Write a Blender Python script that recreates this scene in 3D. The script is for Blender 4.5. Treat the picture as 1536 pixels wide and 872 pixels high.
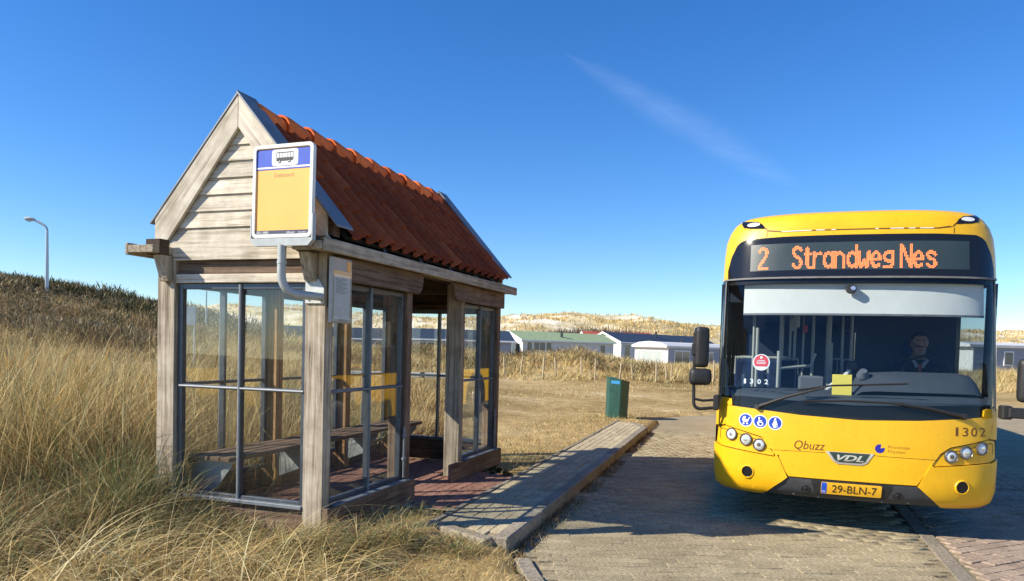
import bpy, bmesh, math, random
import numpy as np
from mathutils import Vector, Matrix, Euler

random.seed(7)
rng = np.random.default_rng(11)
for o in list(bpy.data.objects):
    bpy.data.objects.remove(o)
SC = bpy.context.scene
COL = SC.collection
PI = math.pi

# ---------------------------------------------------------------- camera, sky, sun, exposure
CAM_F, CAM_PITCH, CAM_SHIFT, CAM_ROLL, CAM_H = 1101.98, -0.0337, 123.26, 0.0265, 1.5734
cam_d = bpy.data.cameras.new('camera')
cam = bpy.data.objects.new('camera', cam_d)
COL.objects.link(cam)
cam_d.sensor_fit = 'HORIZONTAL'
cam_d.sensor_width = 36.0
cam_d.lens = CAM_F / 1536 * 36
cam_d.shift_y = CAM_SHIFT / 1536
cam_d.clip_start = 0.05
cam_d.clip_end = 20000
_cp, _sp = math.cos(CAM_PITCH), math.sin(CAM_PITCH)
_f = Vector((0, _cp, _sp)); _u = Vector((0, -_sp, _cp)); _r = Vector((1, 0, 0))
_cr, _sr = math.cos(CAM_ROLL), math.sin(CAM_ROLL)
_r2 = _r * _cr + _u * _sr
_u2 = _u * _cr - _r * _sr
cam.matrix_world = Matrix(((_r2.x, _u2.x, -_f.x, 0), (_r2.y, _u2.y, -_f.y, 0), (_r2.z, _u2.z, -_f.z, CAM_H), (0, 0, 0, 1)))
SC.camera = cam

SUN_HEAD, SUN_EL = math.radians(14.9), math.radians(34.1)      # direction the light travels, and its height
world = bpy.data.worlds.new('World')
SC.world = world
world.use_nodes = True
_nt = world.node_tree
_bg = _nt.nodes['Background']
_sky = _nt.nodes.new('ShaderNodeTexSky')
_sky.sky_type = 'NISHITA'
_sky.sun_disc = False
_sky.sun_elevation = SUN_EL
_sky.sun_rotation = math.atan2(-math.cos(SUN_HEAD), -math.sin(SUN_HEAD))
_sky.altitude = 0
_sky.air_density = 1.0
_sky.dust_density = 0.0
_sky.ozone_density = 6.0
_hs = _nt.nodes.new('ShaderNodeHueSaturation')
_hs.inputs['Saturation'].default_value = 1.22
_hs.inputs['Hue'].default_value = 0.508
_nt.links.new(_sky.outputs['Color'], _hs.inputs['Color'])
_nt.links.new(_hs.outputs['Color'], _bg.inputs['Color'])
_bg.inputs['Strength'].default_value = 0.122
sun_d = bpy.data.lights.new('sun', 'SUN')
sun = bpy.data.objects.new('sun', sun_d)
COL.objects.link(sun)
sun_d.energy = 5.0
sun_d.angle = math.radians(0.5)
sun_d.color = (1.0, 0.91, 0.76)
SUN_DIR = Vector((math.cos(SUN_HEAD) * math.cos(SUN_EL), math.sin(SUN_HEAD) * math.cos(SUN_EL), -math.sin(SUN_EL)))
sun.rotation_euler = SUN_DIR.to_track_quat('-Z', 'Y').to_euler()
sun.location = (-30, -8, 25)
SC.view_settings.view_transform = 'Standard'
SC.view_settings.look = 'None'
SC.view_settings.exposure = 0.6
SC.view_settings.gamma = 1
SC.cycles.max_bounces = 8
SC.cycles.transparent_max_bounces = 16
SC.cycles.transmission_bounces = 4
SC.cycles.glossy_bounces = 4
SC.cycles.diffuse_bounces = 3
SC.cycles.caustics_reflective = False
SC.cycles.caustics_refractive = False

# ---------------------------------------------------------------- materials
MATS = {}
def new_mat(name):
    m = bpy.data.materials.new(name)
    m.use_nodes = True
    MATS[name] = m
    return m, m.node_tree, m.node_tree.nodes['Principled BSDF']

def ramp(nt, fac, stops):
    r = nt.nodes.new('ShaderNodeValToRGB')
    el = r.color_ramp.elements
    while len(el) < len(stops):
        el.new(0.5)
    for e, (p, c) in zip(el, stops):
        e.position = p
        e.color = (*c, 1) if len(c) == 3 else c
    nt.links.new(fac, r.inputs['Fac'])
    return r.outputs['Color']

def mapping(nt, scale, coord='Object', rot=(0, 0, 0)):
    tc = nt.nodes.new('ShaderNodeTexCoord')
    mp = nt.nodes.new('ShaderNodeMapping')
    mp.inputs['Scale'].default_value = scale
    mp.inputs['Rotation'].default_value = rot
    nt.links.new(tc.outputs[coord], mp.inputs['Vector'])
    return mp.outputs['Vector']

def noise(nt, vec, scale, detail=4, rough=0.6, dist=0.0):
    n = nt.nodes.new('ShaderNodeTexNoise')
    n.inputs['Scale'].default_value = scale
    n.inputs['Detail'].default_value = detail
    n.inputs['Roughness'].default_value = rough
    n.inputs['Distortion'].default_value = dist
    if vec is not None:
        nt.links.new(vec, n.inputs['Vector'])
    return n.outputs['Fac']

def mixc(nt, fac, a, b, mode='MIX'):
    m = nt.nodes.new('ShaderNodeMix')
    m.data_type = 'RGBA'
    m.blend_type = mode
    for sock, v in ((m.inputs[0], fac), (m.inputs[6], a), (m.inputs[7], b)):
        if isinstance(v, (int, float)):
            sock.default_value = v
        elif isinstance(v, tuple):
            sock.default_value = (*v, 1) if len(v) == 3 else v
        else:
            nt.links.new(v, sock)
    return m.outputs[2]

def bump(nt, bsdf, h, strength=0.3, dist=0.01):
    b = nt.nodes.new('ShaderNodeBump')
    b.inputs['Strength'].default_value = strength
    b.inputs['Distance'].default_value = dist
    nt.links.new(h, b.inputs['Height'])
    nt.links.new(b.outputs['Normal'], bsdf.inputs['Normal'])

def plain(name, col, rough=0.5, metal=0.0, spec=0.5, var=0.0, scale=8.0, coat=0.0, emit=None):
    """one colour with a little soil and wear in it"""
    m, nt, b = new_mat(name)
    b.inputs['Roughness'].default_value = rough
    b.inputs['Metallic'].default_value = metal
    b.inputs['Specular IOR Level'].default_value = spec
    b.inputs['Coat Weight'].default_value = coat
    if var > 0:
        v = mapping(nt, (1, 1, 1))
        f = noise(nt, v, scale, 5, 0.65)
        lo = tuple(max(0, c * (1 - var)) for c in col); hi = tuple(min(1, c * (1 + var)) for c in col)
        c = ramp(nt, f, [(0.3, lo), (0.7, hi)])
        nt.links.new(c, b.inputs['Base Color'])
        r = nt.nodes.new('ShaderNodeMapRange')
        r.inputs['To Min'].default_value = max(0.03, rough - 0.08); r.inputs['To Max'].default_value = min(1, rough + 0.12)
        nt.links.new(f, r.inputs['Value']); nt.links.new(r.outputs['Result'], b.inputs['Roughness'])
    else:
        b.inputs['Base Color'].default_value = (*col, 1)
    if emit:
        b.inputs['Emission Color'].default_value = (*emit[0], 1)
        b.inputs['Emission Strength'].default_value = emit[1]
    return m

def wood(name, axis, dark, mid, light, rough=0.8, turn=None):
    """weathered timber; the grain runs along the local axis 0, 1 or 2"""
    m, nt, b = new_mat(name)
    s = [19.0, 19.0, 19.0]; s[axis] = 0.75
    v = mapping(nt, tuple(s))
    if turn is not None:
        pre = nt.nodes.new('ShaderNodeMapping'); pre.inputs['Rotation'].default_value = (0, turn, 0)
        mp = v.node; src = mp.inputs['Vector'].links[0].from_socket
        nt.links.new(src, pre.inputs['Vector']); nt.links.new(pre.outputs['Vector'], mp.inputs['Vector'])
    info = nt.nodes.new('ShaderNodeObjectInfo')
    add = nt.nodes.new('ShaderNodeVectorMath'); add.operation = 'ADD'
    mul = nt.nodes.new('ShaderNodeVectorMath'); mul.operation = 'SCALE'
    comb = nt.nodes.new('ShaderNodeCombineXYZ')
    for k in range(3):
        nt.links.new(info.outputs['Random'], comb.inputs[k])
    nt.links.new(comb.outputs[0], mul.inputs[0]); mul.inputs['Scale'].default_value = 37.0
    nt.links.new(v, add.inputs[0]); nt.links.new(mul.outputs[0], add.inputs[1])
    f = noise(nt, add.outputs[0], 1.6, 6, 0.7, 0.6)
    c = ramp(nt, f, [(0.33, dark), (0.46, mid), (0.62, light)])
    v2 = mapping(nt, (3, 3, 3))
    f2 = noise(nt, v2, 1.5, 4, 0.6)
    st = ramp(nt, f2, [(0.35, (0.62, 0.6, 0.55)), (0.6, (1, 1, 1))])
    c = mixc(nt, 0.8, c, st, 'MULTIPLY')
    s3 = [70.0, 70.0, 70.0]; s3[axis] = 1.3
    ck = noise(nt, mapping(nt, tuple(s3)), 1.0, 3, 0.5, 0.3)
    if turn is None: c = mixc(nt, 0.85, c, ramp(nt, ck, [(0.30, (0.28, 0.25, 0.22)), (0.38, (1, 1, 1))]), 'MULTIPLY')
    rv = nt.nodes.new('ShaderNodeMapRange')
    rv.inputs['To Min'].default_value = 0.82; rv.inputs['To Max'].default_value = 1.12
    nt.links.new(info.outputs['Random'], rv.inputs['Value'])
    c = mixc(nt, 1.0, c, rv.outputs['Result'], 'MULTIPLY')
    nt.links.new(c, b.inputs['Base Color'])
    b.inputs['Roughness'].default_value = rough
    b.inputs['Specular IOR Level'].default_value = 0.25
    bump(nt, b, f, 0.5, 0.004)
    return m

GREYW = ((0.17, 0.135, 0.095), (0.40, 0.335, 0.25), (0.58, 0.51, 0.40))
PALEW = ((0.40, 0.345, 0.265), (0.66, 0.59, 0.47), (0.78, 0.71, 0.59))
BROWNW = ((0.10, 0.065, 0.042), (0.185, 0.125, 0.085), (0.28, 0.20, 0.145))
WARMW = ((0.28, 0.145, 0.06), (0.52, 0.30, 0.135), (0.62, 0.39, 0.19))
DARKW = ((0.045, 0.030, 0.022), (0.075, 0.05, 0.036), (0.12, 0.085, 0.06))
for nm, cs in (('grey', GREYW), ('pale', PALEW), ('brown', BROWNW), ('warm', WARMW), ('dark', DARKW)):
    for ax in range(3):
        wood('%s_wood_%s' % (nm, 'xyz'[ax]), ax, *cs)
wood('barge_wood_0', 0, *PALEW, turn=math.radians(-49.4))
wood('barge_wood_1', 0, *PALEW, turn=math.radians(49.4))
def W_(kind, axis): return MATS['%s_wood_%s' % (kind, 'xyz'[axis])]

plain('zinc', (0.20, 0.225, 0.25), 0.6, 0.35, 0.5, 0.18, 5)
plain('window_metal', (0.10, 0.115, 0.135), 0.36, 0.5, 0.5, 0.2, 9)
plain('bright_metal', (0.26, 0.28, 0.30), 0.6, 0.4, 0.5, 0.12, 14)
plain('galvanised', (0.46, 0.50, 0.51), 0.45, 0.6, 0.5, 0.15, 12)
plain('dark_metal', (0.05, 0.055, 0.06), 0.45, 0.3, 0.5, 0.2, 10)
plain('felt_black', (0.025, 0.025, 0.027), 0.9, 0, 0.3, 0.3, 6)
plain('plate_grey', (0.55, 0.57, 0.55), 0.5, 0.2, 0.5, 0.1, 12)
plain('pipe_grey', (0.40, 0.43, 0.43), 0.5, 0.1, 0.5, 0.12, 12)
plain('sign_frame', (0.74, 0.74, 0.70), 0.4, 0, 0.5, 0.08, 10)
plain('sign_yellow', (0.92, 0.48, 0.115), 0.42, 0, 0.4, 0.05, 4)
plain('sign_blue', (0.022, 0.075, 0.50), 0.4, 0, 0.5, 0.1, 6)
plain('sign_white', (0.82, 0.83, 0.82), 0.4, 0, 0.5, 0.05, 6)
plain('sign_dark', (0.05, 0.055, 0.10), 0.45)
plain('sign_ink', (0.48, 0.32, 0.12), 0.5)
plain('ink_black', (0.02, 0.02, 0.02), 0.5)
plain('ink_soft', (0.20, 0.21, 0.22), 0.6)
plain('paper', (0.72, 0.72, 0.70), 0.6, 0, 0.3, 0.06, 20)
plain('case_metal', (0.42, 0.40, 0.36), 0.45, 0.3, 0.5, 0.12, 10)
plain('bin_green', (0.022, 0.088, 0.066), 0.45, 0, 0.5, 0.25, 7)
plain('bin_dark', (0.012, 0.03, 0.028), 0.6)
plain('bin_sticker', (0.05, 0.30, 0.62), 0.4)

def tile_mat(name='terracotta', lift=1.0):
    m, nt, b = new_mat(name)
    info = nt.nodes.new('ShaderNodeObjectInfo')
    v = mapping(nt, (1, 1, 1))
    f = noise(nt, v, 14, 6, 0.7)
    c = ramp(nt, info.outputs['Random'], [(0.0, (0.23, 0.044, 0.015)), (0.3, (0.30, 0.060, 0.018)), (0.75, (0.36, 0.077, 0.023)), (1.0, (0.43, 0.105, 0.032))])
    d = ramp(nt, f, [(0.30, (0.45, 0.42, 0.40)), (0.55, (1, 1, 1))])
    c = mixc(nt, 0.75, c, d, 'MULTIPLY')
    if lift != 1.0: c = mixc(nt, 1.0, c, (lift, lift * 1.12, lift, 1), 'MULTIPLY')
    nt.links.new(c, b.inputs['Base Color'])
    b.inputs['Roughness'].default_value = 0.85
    b.inputs['Specular IOR Level'].default_value = 0.2
    bump(nt, b, f, 0.25, 0.004)
tile_mat()
tile_mat('ridge_lit_clay', 2.5)  # same clay as the slopes, brightened to paint in sun on the ridge

def glass_mat(name, tint, rough=0.02, dirt=0.04, refl=1.0, f0=0.04):
    m, nt, b = new_mat(name)
    out = nt.nodes['Material Output']
    nt.nodes.remove(b)
    tr = nt.nodes.new('ShaderNodeBsdfTransparent'); tr.inputs['Color'].default_value = (*tint, 1)
    gl = nt.nodes.new('ShaderNodeBsdfGlossy'); gl.inputs['Roughness'].default_value = rough
    gl.inputs['Color'].default_value = (refl, refl, refl, 1)
    lw = nt.nodes.new('ShaderNodeLayerWeight'); lw.inputs['Blend'].default_value = 0.5
    pw = nt.nodes.new('ShaderNodeMath'); pw.operation = 'POWER'; pw.inputs[1].default_value = 5.0
    nt.links.new(lw.outputs['Facing'], pw.inputs[0])
    fr = nt.nodes.new('ShaderNodeMath'); fr.operation = 'MULTIPLY_ADD'; fr.inputs[1].default_value = 1 - f0; fr.inputs[2].default_value = f0
    nt.links.new(pw.outputs[0], fr.inputs[0])
    mx = nt.nodes.new('ShaderNodeMixShader')
    nt.links.new(fr.outputs[0], mx.inputs[0]); nt.links.new(tr.outputs[0], mx.inputs[1]); nt.links.new(gl.outputs[0], mx.inputs[2])
    if dirt > 0:
        df = nt.nodes.new('ShaderNodeBsdfDiffuse'); df.inputs['Color'].default_value = (0.5, 0.48, 0.42, 1)
        v = mapping(nt, (1, 1, 1)); f = noise(nt, v, 3.5, 6, 0.7)
        r = nt.nodes.new('ShaderNodeMapRange')
        r.inputs['From Min'].default_value = 0.35; r.inputs['From Max'].default_value = 0.75
        r.inputs['To Min'].default_value = dirt * 0.2; r.inputs['To Max'].default_value = dirt
        nt.links.new(f, r.inputs['Value'])
        m2 = nt.nodes.new('ShaderNodeMixShader')
        nt.links.new(r.outputs[0], m2.inputs[0]); nt.links.new(mx.outputs[0], m2.inputs[1]); nt.links.new(df.outputs[0], m2.inputs[2])
        nt.links.new(m2.outputs[0], out.inputs['Surface'])
    else:
        nt.links.new(mx.outputs[0], out.inputs['Surface'])
    return m
glass_mat('shelter_glass', (0.975, 0.985, 0.98), 0.01, 0.016)
glass_mat('bus_glass', (0.80, 0.86, 0.90), 0.01, 0.003, f0=0.028)
glass_mat('side_glass', (0.54, 0.60, 0.62), 0.02, 0.02)

# bus
def paint(name, col, rough=0.28):
    m, nt, b = new_mat(name)
    v = mapping(nt, (1, 1, 1))
    f = noise(nt, v, 2.2, 6, 0.7)
    g = noise(nt, mapping(nt, (1, 1, 0.25)), 22, 4, 0.7)
    lo = tuple(c * 0.90 for c in col)
    c = ramp(nt, f, [(0.35, lo), (0.65, col)])
    d = ramp(nt, g, [(0.25, (0.86, 0.84, 0.80)), (0.5, (1, 1, 1))])
    c = mixc(nt, 0.5, c, d, 'MULTIPLY')
    sp = noise(nt, mapping(nt, (1, 1, 1)), 75, 2, 0.5)
    c = mixc(nt, 0.7, c, ramp(nt, sp, [(0.68, (1, 1, 1)), (0.74, (0.35, 0.27, 0.18))]), 'MULTIPLY')
    nt.links.new(c, b.inputs['Base Color'])
    b.inputs['Roughness'].default_value = rough
    b.inputs['Coat Weight'].default_value = 0.35
    b.inputs['Coat Roughness'].default_value = 0.08
    r = nt.nodes.new('ShaderNodeMapRange'); r.inputs['To Min'].default_value = rough - 0.05; r.inputs['To Max'].default_value = rough + 0.2
    nt.links.new(f, r.inputs['Value']); nt.links.new(r.outputs[0], b.inputs['Roughness'])
    return m
paint('bus_yellow', (0.92, 0.50, 0.006), 0.35)
plain('seam_dark', (0.12, 0.06, 0.004), 0.6)
plain('gloss_black', (0.012, 0.013, 0.015), 0.12, 0, 0.5)
plain('frit_black', (0.004, 0.0045, 0.005), 0.6, 0, 0.2)
plain('plastic_black', (0.02, 0.02, 0.021), 0.5, 0, 0.5, 0.3, 12)
plain('bumper_grey', (0.05, 0.053, 0.057), 0.5, 0, 0.4, 0.2, 9)
plain('rubber', (0.018, 0.018, 0.018), 0.75, 0, 0.3, 0.3, 10)
plain('rubber_grey', (0.17, 0.17, 0.165), 0.6, 0, 0.3, 0.2, 10)
plain('display_panel', (0.035, 0.055, 0.062), 0.35, 0, 0.4, 0.12, 3)
plain('led_orange', (0.8, 0.2, 0.06), 0.5, emit=((1.0, 0.22, 0.07), 1.1))
plain('blind_white', (0.72, 0.71, 0.64), 0.75, 0, 0.2, 0.05, 5)
plain('dash_grey', (0.055, 0.066, 0.078), 0.6, 0, 0.4, 0.12, 5)
plain('dash_dark', (0.035, 0.04, 0.045), 0.6, 0, 0.4, 0.15, 5)
plain('interior_navy', (0.045, 0.055, 0.085), 0.7, 0, 0.3, 0.2, 2)
plain('interior_grey', (0.12, 0.13, 0.15), 0.7, 0, 0.3, 0.15, 3)
plain('seat_blue', (0.03, 0.05, 0.12), 0.85, 0, 0.2, 0.3, 12)
plain('pole_pale', (0.66, 0.65, 0.58), 0.4, 0.1, 0.5)
plain('red_sticker', (0.72, 0.045, 0.06), 0.45)
plain('card_yellow', (0.85, 0.68, 0.10), 0.6)
plain('icon_blue', (0.015, 0.055, 0.42), 0.4)
plain('mark_blue', (0.02, 0.02, 0.32), 0.4)
plain('text_brown', (0.16, 0.055, 0.01), 0.5)
plain('text_light_brown', (0.42, 0.20, 0.01), 0.5)
plain('plate_yellow', (0.86, 0.46, 0.025), 0.4, 0, 0.4, 0.04, 8)
plain('eu_blue', (0.015, 0.10, 0.62), 0.4)
plain('emblem_dark', (0.03, 0.05, 0.045), 0.3)
plain('chrome', (0.80, 0.80, 0.80), 0.18, 0.8, 0.5)
plain('lens', (0.72, 0.74, 0.72), 0.12, 0.3, 0.8)
plain('lens_ring', (0.16, 0.14, 0.11), 0.3, 0.5, 0.5)
plain('lens_white', (0.85, 0.85, 0.83), 0.25, 0, 0.5)
plain('skin_tone', (0.30, 0.185, 0.14), 0.55, 0, 0.35, 0.06, 14)
plain('hair_grey', (0.05, 0.042, 0.036), 0.8, 0, 0.3, 0.3, 40)
plain('cloth_navy', (0.022, 0.026, 0.045), 0.85, 0, 0.2, 0.2, 20)
plain('cloth_white', (0.30, 0.33, 0.38), 0.8)
plain('tie_red', (0.34, 0.075, 0.04), 0.7)
plain('eye_white', (0.7, 0.68, 0.65), 0.3)
plain('eye_dark', (0.03, 0.02, 0.015), 0.2)
# surroundings
plain('cabin_white', (0.80, 0.79, 0.74), 0.6, 0, 0.4, 0.05, 2)
plain('cabin_grey', (0.30, 0.33, 0.38), 0.6, 0, 0.4, 0.06, 2)
plain('cabin_pale', (0.62, 0.62, 0.60), 0.6, 0, 0.4, 0.06, 2)
plain('cabin_frame', (0.82, 0.82, 0.80), 0.5)
plain('roof_green', (0.33, 0.41, 0.22), 0.7, 0, 0.3, 0.15, 3)
plain('roof_blue', (0.035, 0.055, 0.085), 0.6, 0, 0.4, 0.15, 3)
plain('roof_red', (0.42, 0.09, 0.06), 0.7, 0, 0.3, 0.2, 3)
plain('cabin_glass', (0.05, 0.07, 0.09), 0.08, 0, 0.6)
plain('cabin_curtain', (0.42, 0.47, 0.44), 0.4, 0, 0.6)
plain('post_wood', (0.46, 0.37, 0.235), 0.85, 0, 0.2, 0.25, 6)
plain('rail_wood', (0.60, 0.59, 0.53), 0.8, 0, 0.2, 0.15, 6)
plain('lamp_pole', (0.50, 0.53, 0.55), 0.4, 0.5)
plain('lamp_head', (0.62, 0.63, 0.62), 0.4, 0.2)
def stone(name, c1, c2, c3, sc=30, bs=0.4, rough=0.9):
    m, nt, b = new_mat(name)
    info = nt.nodes.new('ShaderNodeObjectInfo')
    geo = nt.nodes.new('ShaderNodeNewGeometry')
    v = mapping(nt, (1, 1, 1), 'Object')
    f = noise(nt, geo.outputs['Position'], sc, 5, 0.75)
    c = ramp(nt, f, [(0.33, c1), (0.5, c2), (0.66, c3)])
    f3 = noise(nt, geo.outputs['Position'], 1.3, 4, 0.6)
    st = ramp(nt, f3, [(0.35, (0.74, 0.72, 0.68)), (0.62, (1.04, 1.03, 1.0))])
    c = mixc(nt, 0.8, c, st, 'MULTIPLY')
    att = nt.nodes.new('ShaderNodeAttribute'); att.attribute_name = 'tone'
    r = nt.nodes.new('ShaderNodeMapRange'); r.inputs['To Min'].default_value = 0.86; r.inputs['To Max'].default_value = 1.12
    addn = nt.nodes.new('ShaderNodeMath'); addn.operation = 'ADD'; addn.use_clamp = False
    nt.links.new(info.outputs['Random'], addn.inputs[0]); nt.links.new(att.outputs['Fac'], addn.inputs[1])
    fr = nt.nodes.new('ShaderNodeMath'); fr.operation = 'FRACT'
    nt.links.new(addn.outputs[0], fr.inputs[0]); nt.links.new(fr.outputs[0], r.inputs['Value'])
    c = mixc(nt, 1.0, c, r.outputs[0], 'MULTIPLY')
    nt.links.new(c, b.inputs['Base Color'])
    b.inputs['Roughness'].default_value = rough
    b.inputs['Specular IOR Level'].default_value = 0.2
    bump(nt, b, f, bs, 0.006)
    return m
stone('road_stone', (0.18, 0.145, 0.085), (0.36, 0.305, 0.195), (0.54, 0.475, 0.33), 45)
stone('path_stone', (0.26, 0.215, 0.13), (0.49, 0.42, 0.28), (0.64, 0.57, 0.41), 60)
stone('red_stone', (0.17, 0.085, 0.06), (0.31, 0.165, 0.125), (0.42, 0.25, 0.19), 30)
stone('pink_stone', (0.24, 0.18, 0.13), (0.37, 0.285, 0.215), (0.52, 0.43, 0.335), 35)
stone('kerb_stone', (0.14, 0.12, 0.09), (0.29, 0.255, 0.20), (0.40, 0.36, 0.285), 35)
stone('joint_sand', (0.18, 0.145, 0.09), (0.34, 0.285, 0.185), (0.50, 0.44, 0.31), 40)
stone('verge_soil', (0.10, 0.075, 0.045), (0.20, 0.155, 0.09), (0.34, 0.28, 0.17), 22)

def far_road_mat():
    m, nt, b = new_mat('far_road')
    geo = nt.nodes.new('ShaderNodeNewGeometry')
    br = nt.nodes.new('ShaderNodeTexBrick')
    br.inputs['Scale'].default_value = 1.0
    br.inputs['Brick Width'].default_value = 0.21; br.inputs['Row Height'].default_value = 0.105
    br.inputs['Mortar Size'].default_value = 0.008
    br.inputs['Color1'].default_value = (0.40, 0.34, 0.22, 1); br.inputs['Color2'].default_value = (0.34, 0.285, 0.18, 1)
    br.inputs['Mortar'].default_value = (0.22, 0.18, 0.12, 1)
    nt.links.new(geo.outputs['Position'], br.inputs['Vector'])
    f = noise(nt, geo.outputs['Position'], 0.9, 6, 0.7)
    st = ramp(nt, f, [(0.3, (0.75, 0.73, 0.70)), (0.7, (1.1, 1.08, 1.05))])
    c = mixc(nt, 0.9, br.outputs['Color'], st, 'MULTIPLY')
    nt.links.new(c, b.inputs['Base Color'])
    b.inputs['Roughness'].default_value = 0.9
    b.inputs['Specular IOR Level'].default_value = 0.2
far_road_mat()

def ground_mat():
    m, nt, b = new_mat('dry_turf')
    geo = nt.nodes.new('ShaderNodeNewGeometry')
    P = geo.outputs['Position']
    f1 = noise(nt, P, 0.22, 6, 0.65, 0.4)
    f2 = noise(nt, P, 2.2, 6, 0.7)
    f3 = noise(nt, P, 24, 5, 0.75)
    c = ramp(nt, f1, [(0.28, (0.24, 0.205, 0.075)), (0.42, (0.42, 0.31, 0.145)), (0.55, (0.54, 0.41, 0.21)), (0.65, (0.68, 0.575, 0.38)), (0.74, (0.76, 0.68, 0.51))])
    d = ramp(nt, f2, [(0.32, (0.55, 0.52, 0.46)), (0.62, (1.12, 1.08, 1.0))])
    c = mixc(nt, 0.8, c, d, 'MULTIPLY')
    e = ramp(nt, f3, [(0.30, (0.5, 0.48, 0.42)), (0.62, (1.15, 1.12, 1.05))])
    c = mixc(nt, 0.8, c, e, 'MULTIPLY')
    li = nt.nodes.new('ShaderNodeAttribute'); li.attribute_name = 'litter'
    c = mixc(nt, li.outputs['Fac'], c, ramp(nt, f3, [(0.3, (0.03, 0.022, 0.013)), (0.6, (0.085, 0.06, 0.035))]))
    nt.links.new(c, b.inputs['Base Color'])
    b.inputs['Roughness'].default_value = 0.95
    b.inputs['Specular IOR Level'].default_value = 0.1
    bump(nt, b, f3, 0.8, 0.03)
ground_mat()

def dune_mat():
    m, nt, b = new_mat('dune_sand')
    geo = nt.nodes.new('ShaderNodeNewGeometry')
    P = geo.outputs['Position']
    f1 = noise(nt, P, 0.055, 7, 0.62, 0.5)
    f2 = noise(nt, P, 0.42, 6, 0.72)
    mixf = nt.nodes.new('ShaderNodeMath'); mixf.operation = 'ADD'
    s = nt.nodes.new('ShaderNodeMath'); s.operation = 'MULTIPLY'; s.inputs[1].default_value = 0.45
    nt.links.new(f2, s.inputs[0]); nt.links.new(f1, mixf.inputs[0]); nt.links.new(s.outputs[0], mixf.inputs[1])
    c = ramp(nt, mixf.outputs[0], [(0.56, (0.36, 0.28, 0.135)), (0.66, (0.55, 0.44, 0.23)), (0.735, (0.70, 0.60, 0.38)), (0.80, (0.88, 0.80, 0.62))])
    nt.links.new(c, b.inputs['Base Color'])
    b.inputs['Roughness'].default_value = 0.95
    b.inputs['Specular IOR Level'].default_value = 0.1
    bump(nt, b, f2, 1.0, 0.6)
dune_mat()

def blade_mat(name, transl=0.25):
    m, nt, b = new_mat(name)
    out = nt.nodes['Material Output']
    a = nt.nodes.new('ShaderNodeAttribute'); a.attribute_name = 'blade_col'
    nt.links.new(a.outputs['Color'], b.inputs['Base Color'])
    b.inputs['Roughness'].default_value = 0.6
    b.inputs['Specular IOR Level'].default_value = 0.25
    t = nt.nodes.new('ShaderNodeBsdfTranslucent')
    nt.links.new(a.outputs['Color'], t.inputs['Color'])
    mx = nt.nodes.new('ShaderNodeMixShader'); mx.inputs[0].default_value = transl
    nt.links.new(b.outputs[0], mx.inputs[1]); nt.links.new(t.outputs[0], mx.inputs[2])
    nt.links.new(mx.outputs[0], out.inputs['Surface'])
blade_mat('blade')

# ---------------------------------------------------------------- mesh helpers
def link(name, me, mat=None, parent=None, loc=None, rot=None, kind=None):
    o = bpy.data.objects.new(name, me)
    COL.objects.link(o)
    if mat is not None and me is not None and len(me.materials) == 0:
        me.materials.append(mat)
    if parent is not None: o.parent = parent
    if loc is not None: o.location = loc
    if rot is not None: o.rotation_euler = rot
    if kind: o['kind'] = kind
    return o

def bm_obj(name, bm, mat, parent=None, smooth=False, **kw):
    me = bpy.data.meshes.new(name)
    bmesh.ops.recalc_face_normals(bm, faces=bm.faces[:])
    bm.to_mesh(me); bm.free()
    if smooth:
        me.polygons.foreach_set('use_smooth', [True] * len(me.polygons))
        me.set_sharp_from_angle(angle=math.radians(40))
    return link(name, me, mat, parent, **kw)

def empty(name, loc, rz=0.0, label=None, cat=None, group=None):
    o = bpy.data.objects.new(name, None)
    COL.objects.link(o)
    o.location = loc; o.rotation_euler = (0, 0, rz)
    o.empty_display_size = 0.2
    if label: o['label'] = label
    if cat: o['category'] = cat
    if group: o['group'] = group
    return o

def tag(o, label, cat, group=None):
    o['label'] = label; o['category'] = cat
    if group: o['group'] = group
    return o

def add_box(bm, x0, x1, y0, y1, z0, z1, bev=0.0, rot=None, about=None):
    x0, x1 = min(x0, x1), max(x0, x1); y0, y1 = min(y0, y1), max(y0, y1); z0, z1 = min(z0, z1), max(z0, z1)
    vs = [bm.verts.new(c) for c in ((x0, y0, z0), (x1, y0, z0), (x1, y1, z0), (x0, y1, z0), (x0, y0, z1), (x1, y0, z1), (x1, y1, z1), (x0, y1, z1))]
    fs = [bm.faces.new([vs[i] for i in q]) for q in ((3, 2, 1, 0), (4, 5, 6, 7), (0, 1, 5, 4), (1, 2, 6, 5), (2, 3, 7, 6), (3, 0, 4, 7))]
    allv = vs
    if bev > 0:
        es = list({e for f in fs for e in f.edges})
        r = bmesh.ops.bevel(bm, geom=es, offset=bev, segments=1, affect='EDGES', profile=0.5)
        allv = list({v for f in r['faces'] for v in f.verts} | {v for v in vs if v.is_valid})
    if rot is not None:
        bmesh.ops.rotate(bm, verts=allv, cent=about or ((x0 + x1) / 2, (y0 + y1) / 2, (z0 + z1) / 2), matrix=rot)
    return allv

def box(name, x0, x1, y0, y1, z0, z1, mat, parent=None, bev=0.004, **kw):
    bm = bmesh.new()
    add_box(bm, x0, x1, y0, y1, z0, z1, bev)
    return bm_obj(name, bm, mat, parent, **kw)

def add_prism(bm, pts, axis, a0, a1):
    """polygon in two coordinates pushed along the third: axis 0 = (y,z) polygon, 1 = (x,z), 2 = (x,y)"""
    def P(p, a):
        return (a, p[0], p[1]) if axis == 0 else ((p[0], a, p[1]) if axis == 1 else (p[0], p[1], a))
    A = [bm.verts.new(P(p, a0)) for p in pts]; B = [bm.verts.new(P(p, a1)) for p in pts]
    bm.faces.new(A); bm.faces.new(B[::-1])
    for i in range(len(pts)):
        j = (i + 1) % len(pts)
        bm.faces.new((A[i], B[i], B[j], A[j]))

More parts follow.
